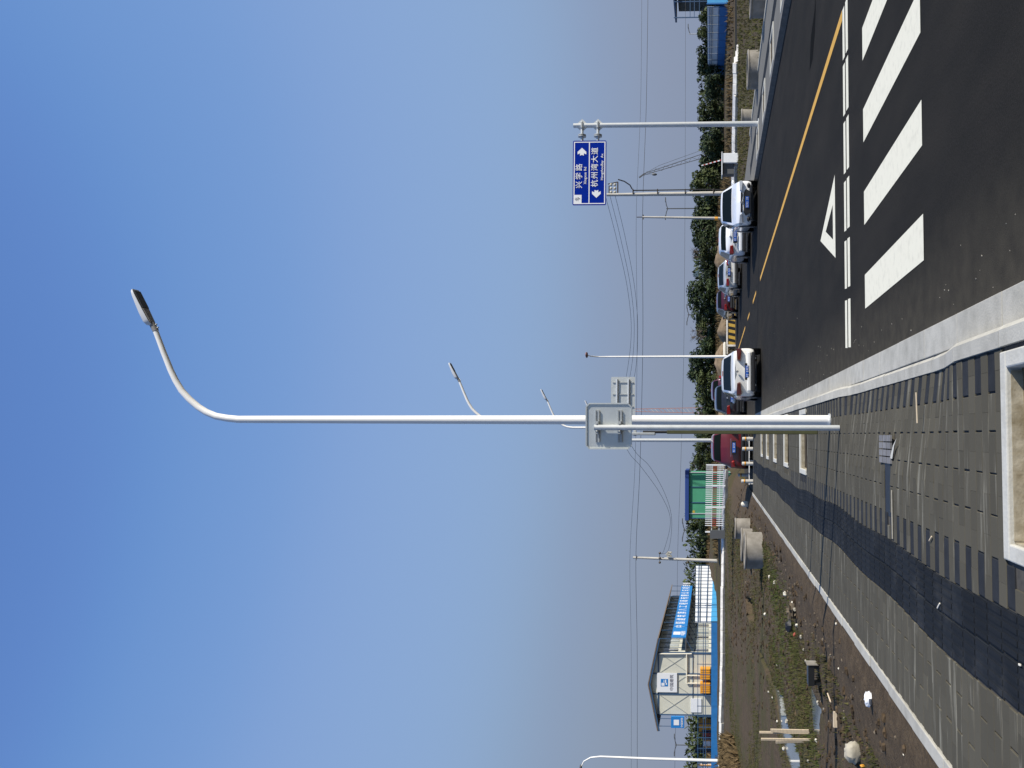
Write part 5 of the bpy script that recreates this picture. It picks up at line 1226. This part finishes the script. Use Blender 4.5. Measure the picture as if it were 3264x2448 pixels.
# ------------------------------------------------------------------ earth heaps
HEAP = mat('heap_earth', (.26, .195, .125), .95, scale=1.5, c2=(.15, .11, .07), bump=.8, bscale=6, spec=.1)
for i, (Y0, Y1, X, d) in enumerate(((770, 870, 2272, 82), (1010, 1090, 2281, 78), (1100, 1215, 2274, 84), (1300, 1390, 2278, 82), (880, 1010, 2290, 80))):
    a, c = D(X, Y0, d), D(X, Y1, d); zb_ = terr(a.x, d); n, m_ = 26, 14
    V = []; F = []; hw = abs(a.x - c.x) / 2 * 1.15
    for j in range(m_ + 1):
        for k in range(n + 1):
            x = -hw * 1.2 + 2.4 * hw * k / n; y = -2.2 + 4.4 * j / m_; q = max(0, 1 - (x / hw / 1.15) ** 2 - (y / 2.1) ** 2)
            V.append((x, y, (a.z - zb_) * (q ** .6) * (1 + .35 * mn.noise(Vector((x * .8 + i * 9, y * .8, 1)))) - .25 + .1 * mn.noise(Vector((x * 2.5, y * 2.5, i)))))
    for j in range(m_):
        for k in range(n): F.append((j * (n + 1) + k, j * (n + 1) + k + 1, (j + 1) * (n + 1) + k + 1, (j + 1) * (n + 1) + k))
    b = MB(); b.add(V, F); o = b.build('earth_heap', HEAP, None, smooth=True); o.location = ((a.x + c.x) / 2, d, zb_)
    tag(o, ('tan earth heap above the silver car', 'tan earth heap above the left end of the striped barrier', 'tan earth heap behind the white sedan by the left kerb', 'tan earth heap between the dark grey car and the maroon van', 'long low earth heap behind the striped barrier')[i], 'earth heap', 'earth heaps below the trees')

# ------------------------------------------------------------------ things lying in the field
def fz(X, Y, z=-.16):
    for _ in range(6):
        p = G(X, Y, z); z = terr(p.x, p.y)
    return G(X, Y, z)
stones = [(2437, 1958, 10, FOAM, 'white lump beside the far puddle'), (2500, 1892, 14, FOAM, 'white wedge shaped stone at the top of the rubble line'), (2468, 1856, 12, STONE, 'pale stone below the big concrete ring'), (2452, 1838, 10, FOAM, 'white stone right below the big concrete ring'), (2524, 1922, 12, FOAM, 'white fragment in the dark rubble pile'), (2531, 1942, 14, STONE, 'grey white fragment in the dark rubble pile'), (2538, 1993, 11, FOAM, 'white fragment beside the black bag'), (2552, 2030, 11, STONE, 'pale stone at the lower end of the rubble line'), (2664, 1988, 9, FOAM, 'white stone touching the pavement edging'), (2477, 2120, 7, FOAM, 'small white bit in the bright green patch'), (2567, 2106, 8, STONE, 'small round stone behind the black crate'), (2449, 2205, 6, FOAM, 'small white bit left of the long puddle'), (2462, 2223, 7, FOAM, 'small white bit at the rim of the long puddle'), (2506, 2300, 15, STONE, 'flat beige stone standing in the long puddle'), (2476, 2299, 7, FOAM, 'white bit beside the flat beige stone'), (2606, 2240, 13, STONE, 'beige stone in the near blue puddle'), (2496, 2386, 12, FOAM, 'cream stone left of the long puddle near the stakes'), (2672, 2131, 6, FOAM, 'small white stone on the bare brown soil'), (2560, 2070, 8, STONE, 'pale stone above the small puddle'), (2625, 2260, 9, CONC, 'grey clod at the rim of the near puddle'), (2690, 2290, 9, STONE, 'grey stone near the wooden block'), (2600, 2360, 10, FOAM, 'white scrap left of the wooden stakes'), (2575, 2425, 9, STONE, 'pale pebble near the left picture edge'), (2880, 2405, 7, FOAM, 'white pebble on the verge near the picture edge')]
for X, Y, s_, m, lb in stones:
    p = fz(X + s_ * .4, Y); r = s_ * p.y / 2750 * .5; b = MB(); r3 = random.Random(X + Y); b.blob((0, 0, r * .5), (r * 1.1, r * .9, r * .85), 8, 5, .28, r3); o = b.build('stone', m, None, smooth=False); o.location = p; o.rotation_euler = (0, 0, r3.uniform(0, 6)); tag(o, lb, 'stone', 'pale stones and scraps in the field')
def lump(name, X0, X1, Y0, Y1, m, label, cat, j=.22, n=14, mm=9):
    p = fz(X1, (Y0 + Y1) / 2); k = p.y / 2750; b = MB(); r3 = random.Random(X0 + Y1); w_ = (Y1 - Y0) * k / 2; h = (X1 - X0) * k
    b.blob((0, 0, h * .42), (w_, w_ * .8, h * .58), n, mm, j, r3); o = b.build(name, m, None, smooth=True); o.location = p; return tag(o, label, cat)
lump('white_sack', 2693, 2740, 2364, 2432, STONE, 'crumpled white sack on the brown soil near the picture edge', 'sack', .14)
lump('orange_scrap', 2742, 2756, 2436, 2448, ORANGE, 'orange scrap beside the crumpled white sack', 'scrap', .2, 8, 6)
lump('plastic_bag', 2756, 2777, 2205, 2250, PANW, 'shiny white plastic bag on bare soil beside the pavement', 'bag', .2)
lump('black_bag', 2504, 2528, 1978, 2014, PLASTB, 'black plastic bag at the end of the rubble pile', 'bag', .2)
lump('red_scrap', 2528, 2537, 2017, 2030, RED, 'small red scrap below the black bag', 'scrap', .2, 8, 6)
lump('rubble_pile', 2510, 2536, 1925, 1975, RUBB, 'dark rubble pile with white fragments in the field', 'rubble', .4, 16, 10)
lump('white_block', 2362, 2388, 1597, 1616, FOAM, 'small white block on the soil left of the bollards', 'block', .06)
# wooden stakes
for i, (X0, X1, Y, w_, lb) in enumerate(((2425, 2580, 2336, .045, 'taller thin wooden stake, right pair'), (2460, 2582, 2331, .07, 'wider pale wooden stake, right pair'), (2430, 2586, 2358, .045, 'thin wooden stake, left pair'), (2475, 2562, 2362, .065, 'short broad wooden stake, left pair'))):
    p = fz(X1, Y); h = (X1 - X0) * p.y / 2750; b = MB(); b.box((0, 0, h / 2 - .06), (w_, .03, h + .12)); o = b.build('wooden_stake', WOOD, None, bevel=.004); o.location = p; o.rotation_euler = (R(random.uniform(-3, 3)), R(random.uniform(-1.5, 1.5)), R(random.uniform(-15, 15))); tag(o, lb, 'stake', 'wooden stakes standing by the long puddle')
# dark crate with pale edge boards
p = fz(2612, 2145); k = p.y / 2750; t = empty('open_crate', p, 0, 'black open crate with a pale edge board by the near puddle', 'crate')
b = MB(); b.box((-.02, 0, .16), (.36, .26, .11)); b.build('box', PLASTB, t)
for x_ in (-.17, .12): b = MB(); b.box((x_, 0, .05), (.04, .22, .12)); b.build('foot', PLASTB, t)
b = MB(); b.box((.175, 0, .12), (.016, .30, .24)); b.build('edge_board', CONC, t)
p = fz(2668, 2293); b = MB(); b.box((0, 0, .03), (.24, .07, .06)); o = b.build('wooden_block', WOOD, None, bevel=.005); o.location = p; o.rotation_euler = (0, 0, .06); tag(o, 'squared wooden block lying near the ditch edge', 'wood')
p = fz(2652, 2238); b = MB(); b.tube([(0, 0, .02), (.05, .3, .03)], .012, 6); o = b.build('dry_stick', WOOD, None); o.location = p; tag(o, 'short pale stick above the squared wooden block', 'stick')
# loose rubble along the verge reads as a scatter
rr = random.Random(3); b = MB()
for _ in range(380):
    if rr.random() < .6: y = rr.uniform(5, 40); x = -2.7 - abs(rr.gauss(0, .8)) - .02 * y
    else: y = rr.uniform(14, 46); x = -3.2 - abs(rr.gauss(0, 1.6)) - .1 * (y - 14) * .5
    r = rr.uniform(.008, .03) * (1 + y * .02); b.blob((x, y, terr(x, y) + r * .1), (r, r * .8, r * .6), 5, 3, .4, rr)
o = b.build('loose_rubble', RUBB, None, kind='stuff'); tag(o, 'small stones scattered over the soil beside the pavement', 'rubble')

# grit washed along the kerb and odd pebbles on the carriageway
rr = random.Random(11); b = MB()
for _ in range(70):
    y = 5 + rr.random() ** 1.6 * 22; x = .95 + abs(rr.gauss(0, .28)) if rr.random() < .75 else rr.uniform(1.2, 8)
    r = rr.uniform(.003, .007); b.blob((x, y, r * .4), (r, r, r * .7), 5, 3, .3, rr)
o = b.build('road_grit', STONE, None, kind='stuff'); tag(o, 'fine pale grit scattered on the asphalt near the kerb', 'grit')

# clods of turned soil
rr = random.Random(21); b = MB(); CLOD = mat('soil_clod', (.062, .044, .027), .95, var=.25, scale=6, island=.4, spec=.1)
for _ in range(1500):
    y = rr.uniform(6, 50); x = -2.75 - abs(rr.gauss(0, 1.2)) - rr.random() * .16 * y
    if wet(x, y): continue
    r = rr.uniform(.012, .05) * (1 + y * .015); b.blob((x, y, terr(x, y) + r * .1), (r * 1.2, r, r * .6), 6, 4, .35, rr)
o = b.build('soil_clods', CLOD, None, kind='stuff'); tag(o, 'dark clods of turned soil over the left field', 'clods')
